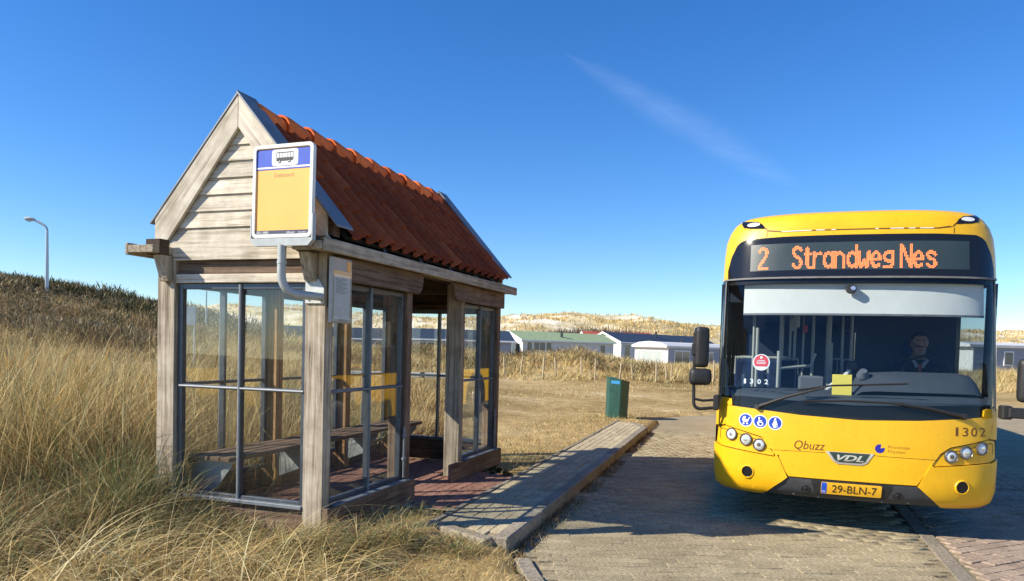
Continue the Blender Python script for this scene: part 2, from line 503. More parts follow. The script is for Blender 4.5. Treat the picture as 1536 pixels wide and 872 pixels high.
def prism(name, pts, axis, a0, a1, mat, parent=None, bev=0.0, **kw):
    bm = bmesh.new()
    add_prism(bm, pts, axis, a0, a1)
    if bev > 0:
        bmesh.ops.bevel(bm, geom=bm.edges[:], offset=bev, segments=1, affect='EDGES')
    return bm_obj(name, bm, mat, parent, **kw)

def add_tube(bm, pts, r, n=10, cap=True):
    """tube through points; r a number or one radius per point"""
    pts = [Vector(p) for p in pts]
    rs = r if isinstance(r, (list, tuple)) else [r] * len(pts)
    rings = []
    ref = None
    for i, p in enumerate(pts):
        t = (pts[min(i + 1, len(pts) - 1)] - pts[max(i - 1, 0)]).normalized()
        if ref is None:
            ref = t.orthogonal().normalized()
        ref = (ref - t * ref.dot(t)).normalized()
        b = t.cross(ref)
        rings.append([bm.verts.new(p + (ref * math.cos(2 * PI * k / n) + b * math.sin(2 * PI * k / n)) * rs[i]) for k in range(n)])
    for A, B in zip(rings, rings[1:]):
        for k in range(n):
            bm.faces.new((A[k], A[(k + 1) % n], B[(k + 1) % n], B[k]))
    if cap:
        bm.faces.new(rings[0][::-1]); bm.faces.new(rings[-1])

def tube(name, pts, r, mat, parent=None, n=10, **kw):
    bm = bmesh.new(); add_tube(bm, pts, r, n)
    return bm_obj(name, bm, mat, parent, smooth=True, **kw)

def arc_pts(p0, p1, p2, n=8):
    """a bend from p0 to p2 with its corner at p1"""
    p0, p1, p2 = Vector(p0), Vector(p1), Vector(p2)
    return [p0 * (1 - t) ** 2 + p1 * 2 * t * (1 - t) + p2 * t * t for t in [i / n for i in range(n + 1)]]

def np_mesh(name, verts, faces, mat=None, attrs=None, smooth=False):
    """faces: (n,3) or (n,4) index array"""
    me = bpy.data.meshes.new(name)
    verts = np.asarray(verts, np.float32); faces = np.asarray(faces, np.int32)
    nf, k = faces.shape
    me.vertices.add(len(verts)); me.vertices.foreach_set('co', verts.ravel())
    me.loops.add(nf * k); me.loops.foreach_set('vertex_index', faces.ravel())
    me.polygons.add(nf)
    me.polygons.foreach_set('loop_start', np.arange(0, nf * k, k, dtype=np.int32))
    me.polygons.foreach_set('loop_total', np.full(nf, k, np.int32))
    if smooth: me.polygons.foreach_set('use_smooth', np.ones(nf, bool))
    for an, (typ, data) in (attrs or {}).items():
        a = me.attributes.new(an, typ, 'POINT')
        a.data.foreach_set('color' if typ == 'FLOAT_COLOR' else 'value', np.asarray(data, np.float32).ravel())
    me.update(); me.validate()
    if mat: me.materials.append(mat)
    return me

def font_mesh(text, size=1.0, shear=0.0, bold=0.0):
    """2-D triangles of a word set in Blender's own font, left-bottom at 0,0: (verts, tris, width)"""
    cu = bpy.data.curves.new('lettering', 'FONT')
    cu.body = text; cu.size = size; cu.shear = shear; cu.offset = bold
    cu.resolution_u = 3
    o = bpy.data.objects.new('lettering', cu); COL.objects.link(o)
    dg = bpy.context.evaluated_depsgraph_get()
    me = bpy.data.meshes.new_from_object(o.evaluated_get(dg))
    bm = bmesh.new(); bm.from_mesh(me)
    bmesh.ops.triangulate(bm, faces=bm.faces[:])
    bm.verts.index_update()
    V = [(v.co.x, v.co.y) for v in bm.verts]; F = [[v.index for v in f.verts] for f in bm.faces]
    bm.free()
    bpy.data.objects.remove(o); bpy.data.curves.remove(cu); bpy.data.meshes.remove(me)
    x0 = min(v[0] for v in V); x1 = max(v[0] for v in V)
    return [(x - x0, y) for x, y in V], F, x1 - x0

def text_fit(text, w, shear=0.0, bold=0.0, hscale=None):
    """word scaled to width w; returns verts, tris"""
    V, F, ww = font_mesh(text, 1.0, shear, bold)
    s = w / ww
    y0 = min(v[1] for v in V); y1 = max(v[1] for v in V)
    sy = s if hscale is None else hscale / (y1 - y0)
    return [(x * s, y * sy) for x, y in V], F

def rounded(x0, x1, y0, y1, r, n=4):
    out = []
    for cx, cy, a in ((x1 - r, y1 - r, 0), (x0 + r, y1 - r, 90), (x0 + r, y0 + r, 180), (x1 - r, y0 + r, 270)):
        for k in range(n + 1):
            t = math.radians(a + 90 * k / n)
            out.append((cx + r * math.cos(t), cy + r * math.sin(t)))
    return out
def circle(cx, cy, r, n=20, ry=None):
    ry = ry or r
    return [(cx + r * math.cos(2 * PI * k / n), cy + ry * math.sin(2 * PI * k / n)) for k in range(n)]
def smoothstep(a, b, x):
    t = np.clip((x - a) / (b - a), 0, 1)
    return t * t * (3 - 2 * t)
def vnoise(x, y, s, seed=0):
    """smooth value noise on arrays"""
    x = np.asarray(x, float) / s; y = np.asarray(y, float) / s
    xi = np.floor(x).astype(int); yi = np.floor(y).astype(int)
    fx = x - xi; fy = y - yi
    fx = fx * fx * (3 - 2 * fx); fy = fy * fy * (3 - 2 * fy)
    def h(a, b):
        n = (a * 374761393 + b * 668265263 + seed * 1274126177) & 0x7fffffff
        n = ((n ^ (n >> 13)) * 1274126177) & 0x7fffffff
        return ((n ^ (n >> 16)) & 0xffff) / 65535.0
    return (h(xi, yi) * (1 - fx) + h(xi + 1, yi) * fx) * (1 - fy) + (h(xi, yi + 1) * (1 - fx) + h(xi + 1, yi + 1) * fx) * fy
def in_poly(x, y, poly):
    x = np.asarray(x); y = np.asarray(y)
    r = np.zeros(x.shape, bool)
    n = len(poly)
    for i in range(n):
        x1, y1 = poly[i]; x2, y2 = poly[(i + 1) % n]
        c = ((y1 > y) != (y2 > y)) & (x < (x2 - x1) * (y - y1) / ((y2 - y1) or 1e-9) + x1)
        r ^= c
    return r

# ---------------------------------------------------------------- places
TH = 0.3312
SX, SY = -1.4481, 5.6703                                     # shelter's near right corner
SL = 3.95; SW = 1.646
def sh_world(u, v):                                          # u leftwards, v away
    return (SX - u * math.cos(TH) + v * math.sin(TH), SY + u * math.sin(TH) + v * math.cos(TH))
def sh_local(x, y):
    dx, dy = x - SX, y - SY
    return -dx * math.cos(TH) + dy * math.sin(TH), dx * math.sin(TH) + dy * math.cos(TH)
PA = np.array([-0.007, 5.555]); PE = np.array([0.295, 0.955]); PE = PE / np.linalg.norm(PE); PN = np.array([-PE[1], PE[0]])
def pth(a, b):                                               # along the kerb, left of the kerb
    q = PA + PE * a + PN * b
    return float(q[0]), float(q[1])
BUS_X, BUS_Y, BUS_PHI = 3.2382, 6.9192, 0.3256
ROAD = [(0.60, 1.5), (0.33, 3.6), (0.14, 4.9), (0.02, 5.45), pth(0, -0.0), pth(8.9, 0), pth(9.6, 0.15), (2.95, 16.7), (4.0, 17.9), (6.5, 19.6), (14, 22.5), (40, 27), (40, 1.5)]
PATH = [pth(0, 0), pth(8.9, 0), pth(9.6, 0.3), pth(10.2, 0.74), pth(0.3, 0.74)]

def ground_h(x, y):
    x = np.asarray(x, float); y = np.asarray(y, float)
    u, v = sh_local(x, y)
    h = 0.02 + 0.05 * (vnoise(x, y, 3.1, 3) - 0.5) * smoothstep(10, 20, y)
    # left rise with the marram
    left = smoothstep(1.75, 5.2, u - 0.25 * np.clip(-v, 0, 4)) * smoothstep(26, 14, y)
    h = h + left * (0.42 + 0.22 * (vnoise(x, y, 1.7, 5) - 0.5))
    # near the front of the shelter the ground comes up to its base
    h = h + 0.10 * smoothstep(-1.4, 0.0, v) * smoothstep(0.0, 1.6, u) * smoothstep(4.5, 2.2, u) * smoothstep(1.2, 0, v)
    # hill at the left
    ridge = np.interp(x, [-90, -45, -28, -23.5, -19, -11.5, -6.5, -3, 0], [3.8, 4.5, 4.25, 3.6, 2.75, 1.5, 0.8, 0.3, 0])
    prof = smoothstep(13, 40, y) * smoothstep(75, 46, y)
    h = h + ridge * prof * (0.94 + 0.12 * vnoise(x, y, 5, 9))
    # low grassy bank in front of the cabins
    bt = np.interp(x, [-12, -8, -1, 1, 4, 5.5, 8, 12, 40], [.9, .85, .68, 1.0, 1.12, .85, .55, .6, .7])
    bank = 0.5 + bt * np.exp(-(np.clip(y - 42, -99, 0) / 4.2) ** 2) * smoothstep(60, 46, y) * (0.82 + 0.36 * vnoise(x, y, 4.5, 12))
    h = h + (bank - 0.5) * smoothstep(-9, -3, x)
    # flat where things are paved
    uu, vv = u, v
    inside = smoothstep(-0.15, 0.02, uu) * smoothstep(1.95, 1.75, uu) * smoothstep(-0.2, 0.02, vv) * smoothstep(4.25, 4.0, vv)
    h = h * (1 - inside) + 0.03 * inside
    d = in_poly(x, y, ROAD)
    h = np.where(d, -0.10, h)
    pp = in_poly(x, y, PATH)
    h = np.where(pp, 0.02, h)
    # verge along the path
    a = (x - PA[0]) * PE[0] + (y - PA[1]) * PE[1]; b = (x - PA[0]) * PN[0] + (y - PA[1]) * PN[1]
    vg = (b > 0.0) & (b < 2.6) & (a > 0.3) & (a < 11) & ~pp
    h = np.where(vg, np.maximum(h, 0.075 * smoothstep(0.3, 1.2, a) * smoothstep(2.6, 1.2, b)), h)
    h = np.where((u > -0.72) & (u < 1.66) & (v > 1.15) & (v < 3.2), 0.05, h)
    h = np.where((u > -0.78) & (u < -0.02) & (v > -0.35) & (v <= 1.15) & ~pp & ~d, 0.088, h)
    near = np.exp(-(((x + 0.42) / 0.5) ** 2 + ((y - 5.55) / 0.42) ** 2))
    h = np.where(~pp & ~d & (v < 0.6), h + 0.05 * near, h)
    return h

def build_ground():
    xs = np.concatenate([np.linspace(-160, -40, 25)[:-1], np.linspace(-40, -9, 63)[:-1], np.linspace(-9, 7, 161)[:-1], np.linspace(7, 40, 67)[:-1], np.linspace(40, 180, 29)])
    ys = np.concatenate([np.linspace(-20, 1, 12)[:-1], np.linspace(1, 18, 171)[:-1], np.linspace(18, 60, 85)[:-1], np.linspace(60, 125, 25)])
    X, Y = np.meshgrid(xs, ys)
    Z = ground_h(X, Y)
    n, m = X.shape
    V = np.stack([X, Y, Z], -1).reshape(-1, 3)
    i = np.arange(n - 1)[:, None] * m + np.arange(m - 1)[None, :]
    F = np.stack([i, i + 1, i + m + 1, i + m], -1).reshape(-1, 4)
    u, v = sh_local(X, Y)
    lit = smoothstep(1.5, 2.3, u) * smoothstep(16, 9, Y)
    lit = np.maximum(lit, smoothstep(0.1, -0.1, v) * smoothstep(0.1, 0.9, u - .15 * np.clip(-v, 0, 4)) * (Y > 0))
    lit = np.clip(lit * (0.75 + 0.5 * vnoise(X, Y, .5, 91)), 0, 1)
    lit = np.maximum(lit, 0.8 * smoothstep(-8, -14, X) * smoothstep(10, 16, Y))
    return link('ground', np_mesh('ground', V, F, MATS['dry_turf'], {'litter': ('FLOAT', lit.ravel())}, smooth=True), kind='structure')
build_ground()

def build_dunes():
    xs = np.linspace(-200, 260, 231); ys = np.concatenate([np.linspace(105, 190, 58), np.linspace(200, 900, 6)])
    X, Y = np.meshgrid(xs, ys)
    top = np.interp(X, [-200, -70, -60, -45, -30, -10, -1, 12, 20, 28, 33, 42, 60, 100, 260], [7.5, 8.4, 9.4, 9.0, 8.0, 8.2, 8.6, 9.6, 9.0, 9.7, 8.6, 7.9, 7.6, 8.6, 8.0])
    prof = smoothstep(106, 152, Y) * smoothstep(900, 185, Y)
    nz = (vnoise(X, Y, 17, 1) - 0.5) * 2.6 + (vnoise(X, Y, 7.0, 2) - 0.5) * 1.5 + (vnoise(X, Y, 3.2, 4) - 0.5) * 0.8
    Z = -0.6 + (top + nz) * prof
    n, m = X.shape
    V = np.stack([X, Y, Z], -1).reshape(-1, 3)
    i = np.arange(n - 1)[:, None] * m + np.arange(m - 1)[None, :]
    F = np.stack([i, i + 1, i + m + 1, i + m], -1).reshape(-1, 4)
    link('dunes', np_mesh('dunes', V, F, MATS['dune_sand'], smooth=True), kind='structure')
    return xs, ys, Z
DX, DY, DZ = build_dunes()
def dune_h(x, y):
    ix = np.clip(np.searchsorted(DX, x) - 1, 0, len(DX) - 2); iy = np.clip(np.searchsorted(DY, y) - 1, 0, len(DY) - 2)
    tx = (x - DX[ix]) / (DX[ix + 1] - DX[ix]); ty = (y - DY[iy]) / (DY[iy + 1] - DY[iy])
    return (DZ[iy, ix] * (1 - tx) + DZ[iy, ix + 1] * tx) * (1 - ty) + (DZ[iy + 1, ix] * (1 - tx) + DZ[iy + 1, ix + 1] * tx) * ty

# ---------------------------------------------------------------- road, path, kerb
def sheet(name, poly, z, mat, parent=None, kind=None):
    bm = bmesh.new()
    bm.faces.new([bm.verts.new((x, y, z)) for x, y in poly])
    bmesh.ops.triangulate(bm, faces=bm.faces[:])
    o = bm_obj(name, bm, mat, parent)
    if o.data.polygons[0].normal.z < 0: o.data.flip_normals()
    if kind: o['kind'] = kind
    return o
road = sheet('road', ROAD, -0.014, MATS['joint_sand'], kind='structure')

def paver_mesh(name, L, Wd, H=0.04, ch=0.0035):
    bm = bmesh.new()
    a, b = L / 2, Wd / 2
    lo = [bm.verts.new((x, y, -H)) for x, y in ((-a, -b), (a, -b), (a, b), (-a, b))]
    md = [bm.verts.new((x, y, -ch)) for x, y in ((-a, -b), (a, -b), (a, b), (-a, b))]
    up = [bm.verts.new((x, y, 0)) for x, y in ((-a + ch, -b + ch), (a - ch, -b + ch), (a - ch, b - ch), (-a + ch, b - ch))]
    bm.faces.new(up)
    for A, B in ((lo, md), (md, up)):
        for k in range(4):
            bm.faces.new((A[k], A[(k + 1) % 4], B[(k + 1) % 4], B[k]))
    me = bpy.data.meshes.new(name); bm.to_mesh(me); bm.free()
    return me

def pavers(name, stuffname, parent, spots, L, Wd, mat, rz, limit=300):
    """spots: (x, y, z, extra turn), nearest first; the first `limit` as pieces, the rest as one mesh"""
    me = paver_mesh(name, L, Wd, ch=.0022); me.materials.append(mat)
    for i, (x, y, z, t) in enumerate(spots[:limit]):
        o = bpy.data.objects.new(name, me); COL.objects.link(o)
        o.parent = parent; o.location = (x, y, z)
        o.rotation_euler = (random.gauss(0, 0.004), random.gauss(0, 0.004), rz + t + random.gauss(0, 0.008))
    rest = spots[limit:]
    if not rest: return
    base = np.array([v.co[:] for v in me.vertices]); polys = [list(p.vertices) for p in me.polygons]
    R = np.array(rest); n = len(R)
    ang = rz + R[:, 3] + rng.normal(0, 0.008, n)
    c, s = np.cos(ang), np.sin(ang)
    tilt = rng.normal(0, 0.004, (n, 2))
    vx = base[None, :, 0] * c[:, None] - base[None, :, 1] * s[:, None] + R[:, 0, None]
    vy = base[None, :, 0] * s[:, None] + base[None, :, 1] * c[:, None] + R[:, 1, None]
    vz = base[None, :, 2] + R[:, 2, None] + base[None, :, 0] * tilt[:, 0, None] + base[None, :, 1] * tilt[:, 1, None]
    V = np.stack([vx, vy, vz], -1).reshape(-1, 3)
    F = (np.array(polys)[None] + (np.arange(n) * len(base))[:, None, None]).reshape(-1, 4)
    tone = np.repeat(rng.random(n), len(base))
    link(stuffname, np_mesh(stuffname, V, F, mat, {'tone': ('FLOAT', tone)}), parent=parent, kind='stuff')

STRIP_P = np.array([3.68, 6.345]); STRIP_D = np.array([0.40, 1.17]); STRIP_D = STRIP_D / np.linalg.norm(STRIP_D)
def strip_side(x, y):                                        # > 0: right of the concrete band
    return (x - STRIP_P[0]) * STRIP_D[1] - (y - STRIP_P[1]) * STRIP_D[0]
def road_pavers():
    L, Wd, gap = 0.208, 0.102, 0.0032
    rz = 0.035
    c, s = math.cos(rz), math.sin(rz)
    near, red = [], []
    for r in range(0, 150):
        for k in range(-60, 70):
            a = k * (L + gap) + (r % 2) * (L + gap) / 2; b = 2.6 + r * (Wd + gap)
            x, y = a * c - b * s, a * s + b * c
            if not (-1.5 < x < 7.0 and y < 14.5): continue
            sd = strip_side(x, y)
            if sd > -0.14: continue
            near.append((x, y, random.gauss(0, 0.0022), 0.0))
    X = np.array([(p[0], p[1]) for p in near])
    ok = in_poly(X[:, 0], X[:, 1], ROAD)
    a = (X - PA) @ PE; b = (X - PA) @ PN
    edge = X[:, 0] - np.interp(X[:, 1], [1.5, 3.6, 4.9, 5.45], [0.6, 0.33, 0.14, 0.02])
    ok &= (b < -0.06) | (a < 0); ok &= (edge > 0.20) | (X[:, 1] > 5.6)
    # only what the camera can see
    ok &= (X[:, 1] > 4.25) & (np.abs(X[:, 0]) < X[:, 1] * 0.78 + 0.3)
    near = [near[i] for i in np.flatnonzero(ok)]
    near.sort(key=lambda p: math.hypot(p[0], p[1]))
    pavers('paver', 'paver_field', road, near, L, Wd, MATS['road_stone'], rz)
    # reddish parking strip beyond the band, laid at a slant
    rz2 = math.atan2(STRIP_D[1], STRIP_D[0]) - PI / 4
    c, s = math.cos(rz2), math.sin(rz2)
    for r in range(-90, 90):
        for k in range(-45, 45):
            a = k * (L + gap) + (r % 2) * (L + gap) / 2; b = r * (Wd + gap + 0.004)
            x, y = 6 + a * c - b * s, 7 + a * s + b * c
            if strip_side(x, y) > 0.13 and 4.3 < y < 13 and x < min(y * 0.78 + 0.3, 7.05):
                red.append((x, y, random.gauss(0.001, 0.003), 0.0))
    red.sort(key=lambda p: math.hypot(p[0], p[1]))
    pavers('red_paver', 'red_paver_field', road, red, L, Wd, MATS['pink_stone'], rz2)
    # the flush concrete band, block by block
    t0 = -3.0
    for k in range(30):
        q = STRIP_P + STRIP_D * (t0 + k * 0.505)
        o = box('band_block', -0.25, 0.25, -0.06, 0.06, -0.06, 0.002, MATS['kerb_stone'], road, 0.004)
        o.location = (q[0], q[1], random.gauss(0, 0.001)); o.rotation_euler = (0, 0, math.atan2(STRIP_D[1], STRIP_D[0]))
    # flush edging at the near left of the road
    pts = [(0.56, 1.7), (0.33, 3.6), (0.20, 4.6), (0.06, 5.42)]
    for (x0, y0), (x1, y1) in zip(pts, pts[1:]):
        d = math.hypot(x1 - x0, y1 - y0); n = max(1, round(d / 0.5)); an = math.atan2(y1 - y0, x1 - x0)
        for k in range(n):
            t = (k + 0.5) / n
            o = box('edging_block', -d / n / 2 + 0.004, d / n / 2 - 0.004, -0.055, 0.055, -0.08, 0.018, MATS['kerb_stone'], road, 0.005)
            o.location = (x0 + (x1 - x0) * t + 0.05, y0 + (y1 - y0) * t, random.gauss(0, 0.002)); o.rotation_euler = (0, 0, an + random.gauss(0, 0.01))
road_pavers()
sheet('far_paving', [(7, 1.6), (40, 1.6), (40, 27), (14, 22.5), (7, 19.8)], -0.004, MATS['far_road'], road)
sheet('far_paving', [(2.76, 14.3), (7, 14.3), (7, 19.8), (6.5, 19.6), (4.0, 17.9), (2.95, 16.7), (2.72, 14.8)], -0.004, MATS['far_road'], road)

path = sheet('path', [pth(0.02, 0.02), pth(8.88, 0.02), pth(9.58, 0.3), pth(10.15, 0.72), pth(0.3, 0.72)], 0.092, MATS['joint_sand'], kind='structure')
def path_pavers():
    L, Wd, gap = 0.205, 0.10, 0.007
    spots = []
    for r in range(6):
        for k in range(48):
            a = 0.12 + k * (L + gap) + (r % 2) * 0.1; b = 0.17 + r * 0.098
            if a > 9.3 + b: continue
            if a < 0.28 * b / 0.7 + 0.1: continue
            x, y = pth(a, b)
            spots.append((x, y, 0.106 + random.gauss(0, 0.0022), 0.0))
    spots.sort(key=lambda p: math.hypot(p[0], p[1]))
    pavers('paver', 'paver_field', path, spots, L, Wd - 0.008, MATS['path_stone'], math.atan2(PE[1], PE[0]))
    for k in range(20):                                      # narrow edging on the grass side
        x, y = pth(0.4 + k * 0.5, 0.745)
        o = box('edging_block', -0.245, 0.245, -0.025, 0.025, -0.10, 0.0, MATS['kerb_stone'], path, 0.004)
        o.location = (x, y, 0.116 + random.gauss(0, 0.003)); o.rotation_euler = (0, 0, math.atan2(PE[1], PE[0]) + random.gauss(0, 0.01))
path_pavers()
kerb = sheet('kerb', [pth(0.0, -0.09), pth(8.9, -0.09), pth(8.9, 0.08), pth(0.0, 0.08)], -0.006, MATS['joint_sand'], kind='structure')
def kerb_stones():
    an = math.atan2(PE[1], PE[0])
    for k in range(9):
        o = box('kerb_stone', -0.494, 0.494, -0.065, 0.065, -0.16, 0.0, MATS['kerb_stone'], kerb, 0.012)
        x, y = pth(0.5 + k * 1.0, 0.055)
        o.location = (x, y, 0.122 + random.gauss(0, 0.004)); o.rotation_euler = (random.gauss(0, 0.008), random.gauss(0, 0.003), an + random.gauss(0, 0.004))
    # returns at both ends
    for (p, q) in ((pth(-0.03, 0.13), pth(0.32, 0.76)), (pth(9.02, 0.10), pth(9.75, 0.42))):
        d = math.hypot(q[0] - p[0], q[1] - p[1])
        o = box('kerb_stone', 0, d, -0.06, 0.06, -0.16, 0.0, MATS['kerb_stone'], kerb, 0.012)
        o.location = (p[0], p[1], 0.116); o.rotation_euler = (0, 0, math.atan2(q[1] - p[1], q[0] - p[0]))
kerb_stones()

def floor_bricks():
    fl = sheet('shelter_floor', [sh_world(*p) for p in ((1.62, 0.12), (0.02, 0.12), (0.02, 1.15), (-0.66, 1.2), (-0.58, 3.15), (0.02, 3.2), (0.02, 3.85), (1.62, 3.85))], 0.080, MATS['joint_sand'], kind='structure')
    L, Wd, gap = 0.20, 0.098, 0.006
    spots = []
    for r in range(24):
        for k in range(26):
            u = 1.56 - r * (Wd + gap); v = 0.2 + k * (L + gap) - (r % 2) * 0.1
            if v > 3.78 or v < 0.18: continue
            if u < 0.06 and not (1.28 < v < 3.1): continue
            if u < -0.60: continue
            x, y = sh_world(u, v)
            spots.append((x, y, 0.095 + random.gauss(0, 0.0025), 0.0))
    spots.sort(key=lambda p: (-(p[0] * math.cos(TH)), p[1]))
    pavers('brick', 'brick_field', fl, spots, L, Wd, MATS['red_stone'], PI / 2 - TH)
floor_bricks()

# ---------------------------------------------------------------- the bus shelter (local x = right, y = away, z up; u = -x)
shelter = empty('bus_shelter', (SX, SY, 0), -TH, 'weathered timber bus shelter with red pantile roof and glazed sides beside the path', 'bus shelter')
AP_U, AP_Z = SW / 2, 3.53
def sbox(name, u0, u1, v0, v1, z0, z1, mat, parent=None, bev=0.005):
    return box(name, -u1, -u0, v0, v1, z0, z1, mat, parent or shelter, bev)

def build_shelter():
    # posts: a pair at four places along the length
    for i, v in enumerate((0.0, 1.37, 2.68, 3.85)):
        for side, (u0, u1) in enumerate(((0.0, 0.185), (1.46, 1.646))):
            kind = 'grey' if v in (0.0,) else ('warm' if side == 1 else 'brown')
            if side == 0 and v > 2 and v < 3: kind = 'grey'
            z0 = 0.115 if i == 0 else 0.10
            sbox('post', u0, u1, v, v + 0.105, z0, 2.36, W_(kind, 2), bev=0.007)
    # low boards all round, header boards above the windows (on the long sides they sit on the outside of the posts)
    for (v0, v1) in ((0.0, 1.50), (2.40, 3.955)):
        o = prism('base_board', [(v0, 0.085), (v1, 0.085), (v1, 0.285), (v0, 0.285)], 0, 0.001, 0.052, W_('brown', 1), shelter, 0.004)
    for (v0, v1, cutl, cutr) in ((0.107, 1.62, 0, .09), (2.36, 3.955, .09, 0)):
        prism('header_board', [(v0 + cutl, 2.07), (v1 - cutr, 2.07), (v1 - cutr * .35, 2.12), (v1, 2.262), (v0, 2.262), (v0 + cutl * .35, 2.12)], 0, 0.001, 0.046, W_('brown', 1), shelter, 0.003)
    prism('base_board', [(0.0, 0.085), (3.955, 0.085), (3.955, 0.285), (0.0, 0.285)], 0, -1.698, -1.647, W_('brown', 1), shelter, 0.004)
    prism('header_board', [(0.107, 2.07), (3.955, 2.07), (3.955, 2.262), (0.107, 2.262)], 0, -1.693, -1.647, W_('brown', 1), shelter, 0.003)
    # gable ends: boards under the windows and beams over them
    sbox('base_board', 0.187, 1.458, 0.03, 0.08, 0.06, 0.262, W_('brown', 0))
    sbox('base_board', 0.187, 1.458, 3.88, 3.93, 0.085, 0.335, W_('dark', 0))
    for v in (0.02, 3.87):
        sbox('gable_beam', 0.187, 1.458, v + 0.02, v + 0.075, 2.115, 2.36, W_('dark' if v > 1 else 'brown', 0))
        sbox('window_rail', 0.187, 1.458, v - 0.015, v + 0.06, 2.04, 2.113, W_('pale' if v < 1 else 'dark', 0))
    # tie beams and wall plates inside, a boarded ceiling
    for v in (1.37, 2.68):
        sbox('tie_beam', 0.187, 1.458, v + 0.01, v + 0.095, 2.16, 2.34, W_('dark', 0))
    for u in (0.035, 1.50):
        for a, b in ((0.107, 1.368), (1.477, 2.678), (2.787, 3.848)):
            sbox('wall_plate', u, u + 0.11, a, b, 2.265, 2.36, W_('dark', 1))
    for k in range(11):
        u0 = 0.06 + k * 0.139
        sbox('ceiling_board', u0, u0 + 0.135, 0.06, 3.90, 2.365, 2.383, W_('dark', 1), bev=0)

    # gable cladding, lapped boards, both ends
    edges = [2.385, 2.505, 2.637, 2.770, 2.902, 3.034, 3.160, 3.30]
    for end in (0, 1):
        s = 1 if end == 0 else -1
        vf = 0.0 if end == 0 else SL
        for z0, z1 in zip(edges, edges[1:]):
            def hw(z): return max(0.012, (3.36 - z) / 1.19)
            bm = bmesh.new()
            pr = [(-AP_U - hw(z0), z0), (-AP_U + hw(z0), z0), (-AP_U + hw(z1), z1), (-AP_U - hw(z1), z1)]
            A = [bm.verts.new((x, vf + s * (0.006 if z == z0 else 0.022), z - (0.012 if z == z0 else 0))) for x, z in pr]
            B = [bm.verts.new((x, vf + s * 0.07, z)) for x, z in pr]
            bm.faces.new(A); bm.faces.new(B[::-1])
            for i in range(4):
                j = (i + 1) % 4
                bm.faces.new((A[i], B[i], B[j], A[j]))
            bm_obj('gable_board', bm, W_('pale', 0), shelter)
        # fascia board across the foot of the gable
        prism('fascia_board', [(-1.52, 2.383), (-0.07, 2.383), (-0.095, 2.225), (-1.47, 2.225)], 1, vf - s * 0.006, vf + s * 0.0045, W_('pale', 0), shelter, 0.003)
        # barge boards with a zinc capping and the raised end of the roof behind them
        for m in (1, -1):
            P = lambda u, z: (-(AP_U + m * (u - AP_U)), z)
            pts = [P(1.655, 2.392), P(1.655, 2.578), P(AP_U + 0.0015, 3.535), P(AP_U + 0.0015, 3.275), P(1.52, 2.392)]
            prism('barge_board', pts, 1, vf - s * 0.026, vf + s * 0.003, MATS['barge_wood_%d' % (m > 0)], shelter, 0.003)
            pts = [P(1.66, 2.40), P(1.66, 2.55), P(AP_U + 0.0015, 3.52), P(AP_U + 0.0015, 3.36), P(1.62, 2.42)]
            prism('roof_end_board', pts, 1, vf + s * 0.072, vf + s * 0.16, W_('brown', 0), shelter, 0.003)
            e_ = (1.70, 2.536) if m > 0 else (1.765, 2.462)
            pts = [P(e_[0], e_[1] - .006), P(e_[0], e_[1] + .012), P(AP_U + 0.0015, 3.562), P(AP_U + 0.0015, 3.537), P(1.657, 2.576)]
            prism('capping', pts, 1, vf - s * (0.032 if m > 0 else 0.05), vf + s * 0.185, MATS['zinc'], shelter, 0.002)

    # eaves: a shelf board with an upstand along each long side, felt-lined, carried on corbels
    for side in (0, 1):
        sg = 1 if side == 0 else -1
        X = lambda u: -u if side == 0 else -(SW - u)
        a, b = sorted((X(0.165), X(-0.10)))
        box('eaves_board', a, b, -0.215, SL + 0.20, 2.268, 2.332, W_('grey', 1), shelter, 0.005)
        a, b = sorted((X(-0.103), X(-0.135)))
        box('eaves_fascia', a, b, -0.21, SL + 0.225, 2.255, 2.352, W_('grey', 1), shelter, 0.005)
        a, b = sorted((X(0.172), X(0.02)))
        bx = box('eaves_block', a, b, -0.15, -0.048, 2.262, 2.388, W_('dark', 1), shelter, 0.005)
        a, b = sorted((X(0.16), X(-0.05)))
        box('gutter_lining', a, b, 0.02, SL - 0.02, 2.334, 2.375, MATS['felt_black'], shelter, 0)
        for v in (0.75, 1.45, 2.15, 2.85, 3.4):
            tube('gutter_strap', [(X(-0.108), v, 2.352), (X(-0.085), v + 0.01, 2.372), (X(0.0), v + 0.06, 2.46)], 0.009, MATS['galvanised'], shelter, 6)
        a, b = sorted((X(0.075), X(0.165)))
        for v0, s in ((0, 1), (SL, -1)):
            prism('corbel', [(v0 - s * 0.005, 2.05), (v0 - s * 0.05, 2.05), (v0 - s * 0.13, 2.262), (v0 - s * 0.005, 2.262)], 0, a, b, W_('grey', 2), shelter, 0.004)

    # pantiles: 17 across, 4 up, on both slopes
    lo_u, lo_z, hi_z = -0.075, 2.435, 3.415
    slope = math.atan2(hi_z - lo_z, AP_U - lo_u)
    slen = math.hypot(hi_z - lo_z, AP_U - lo_u)
    rows = 4; cols = 17
    v0, v1 = 0.17, SL - 0.17
    tw = (v1 - v0) / cols; tl = slen / rows
    prof = [(-0.50, 0.000), (-0.42, -0.004), (-0.27, -0.016), (-0.08, -0.016), (0.08, 0.004), (0.19, 0.036), (0.29, 0.056), (0.39, 0.059), (0.48, 0.044), (0.54, 0.006)]
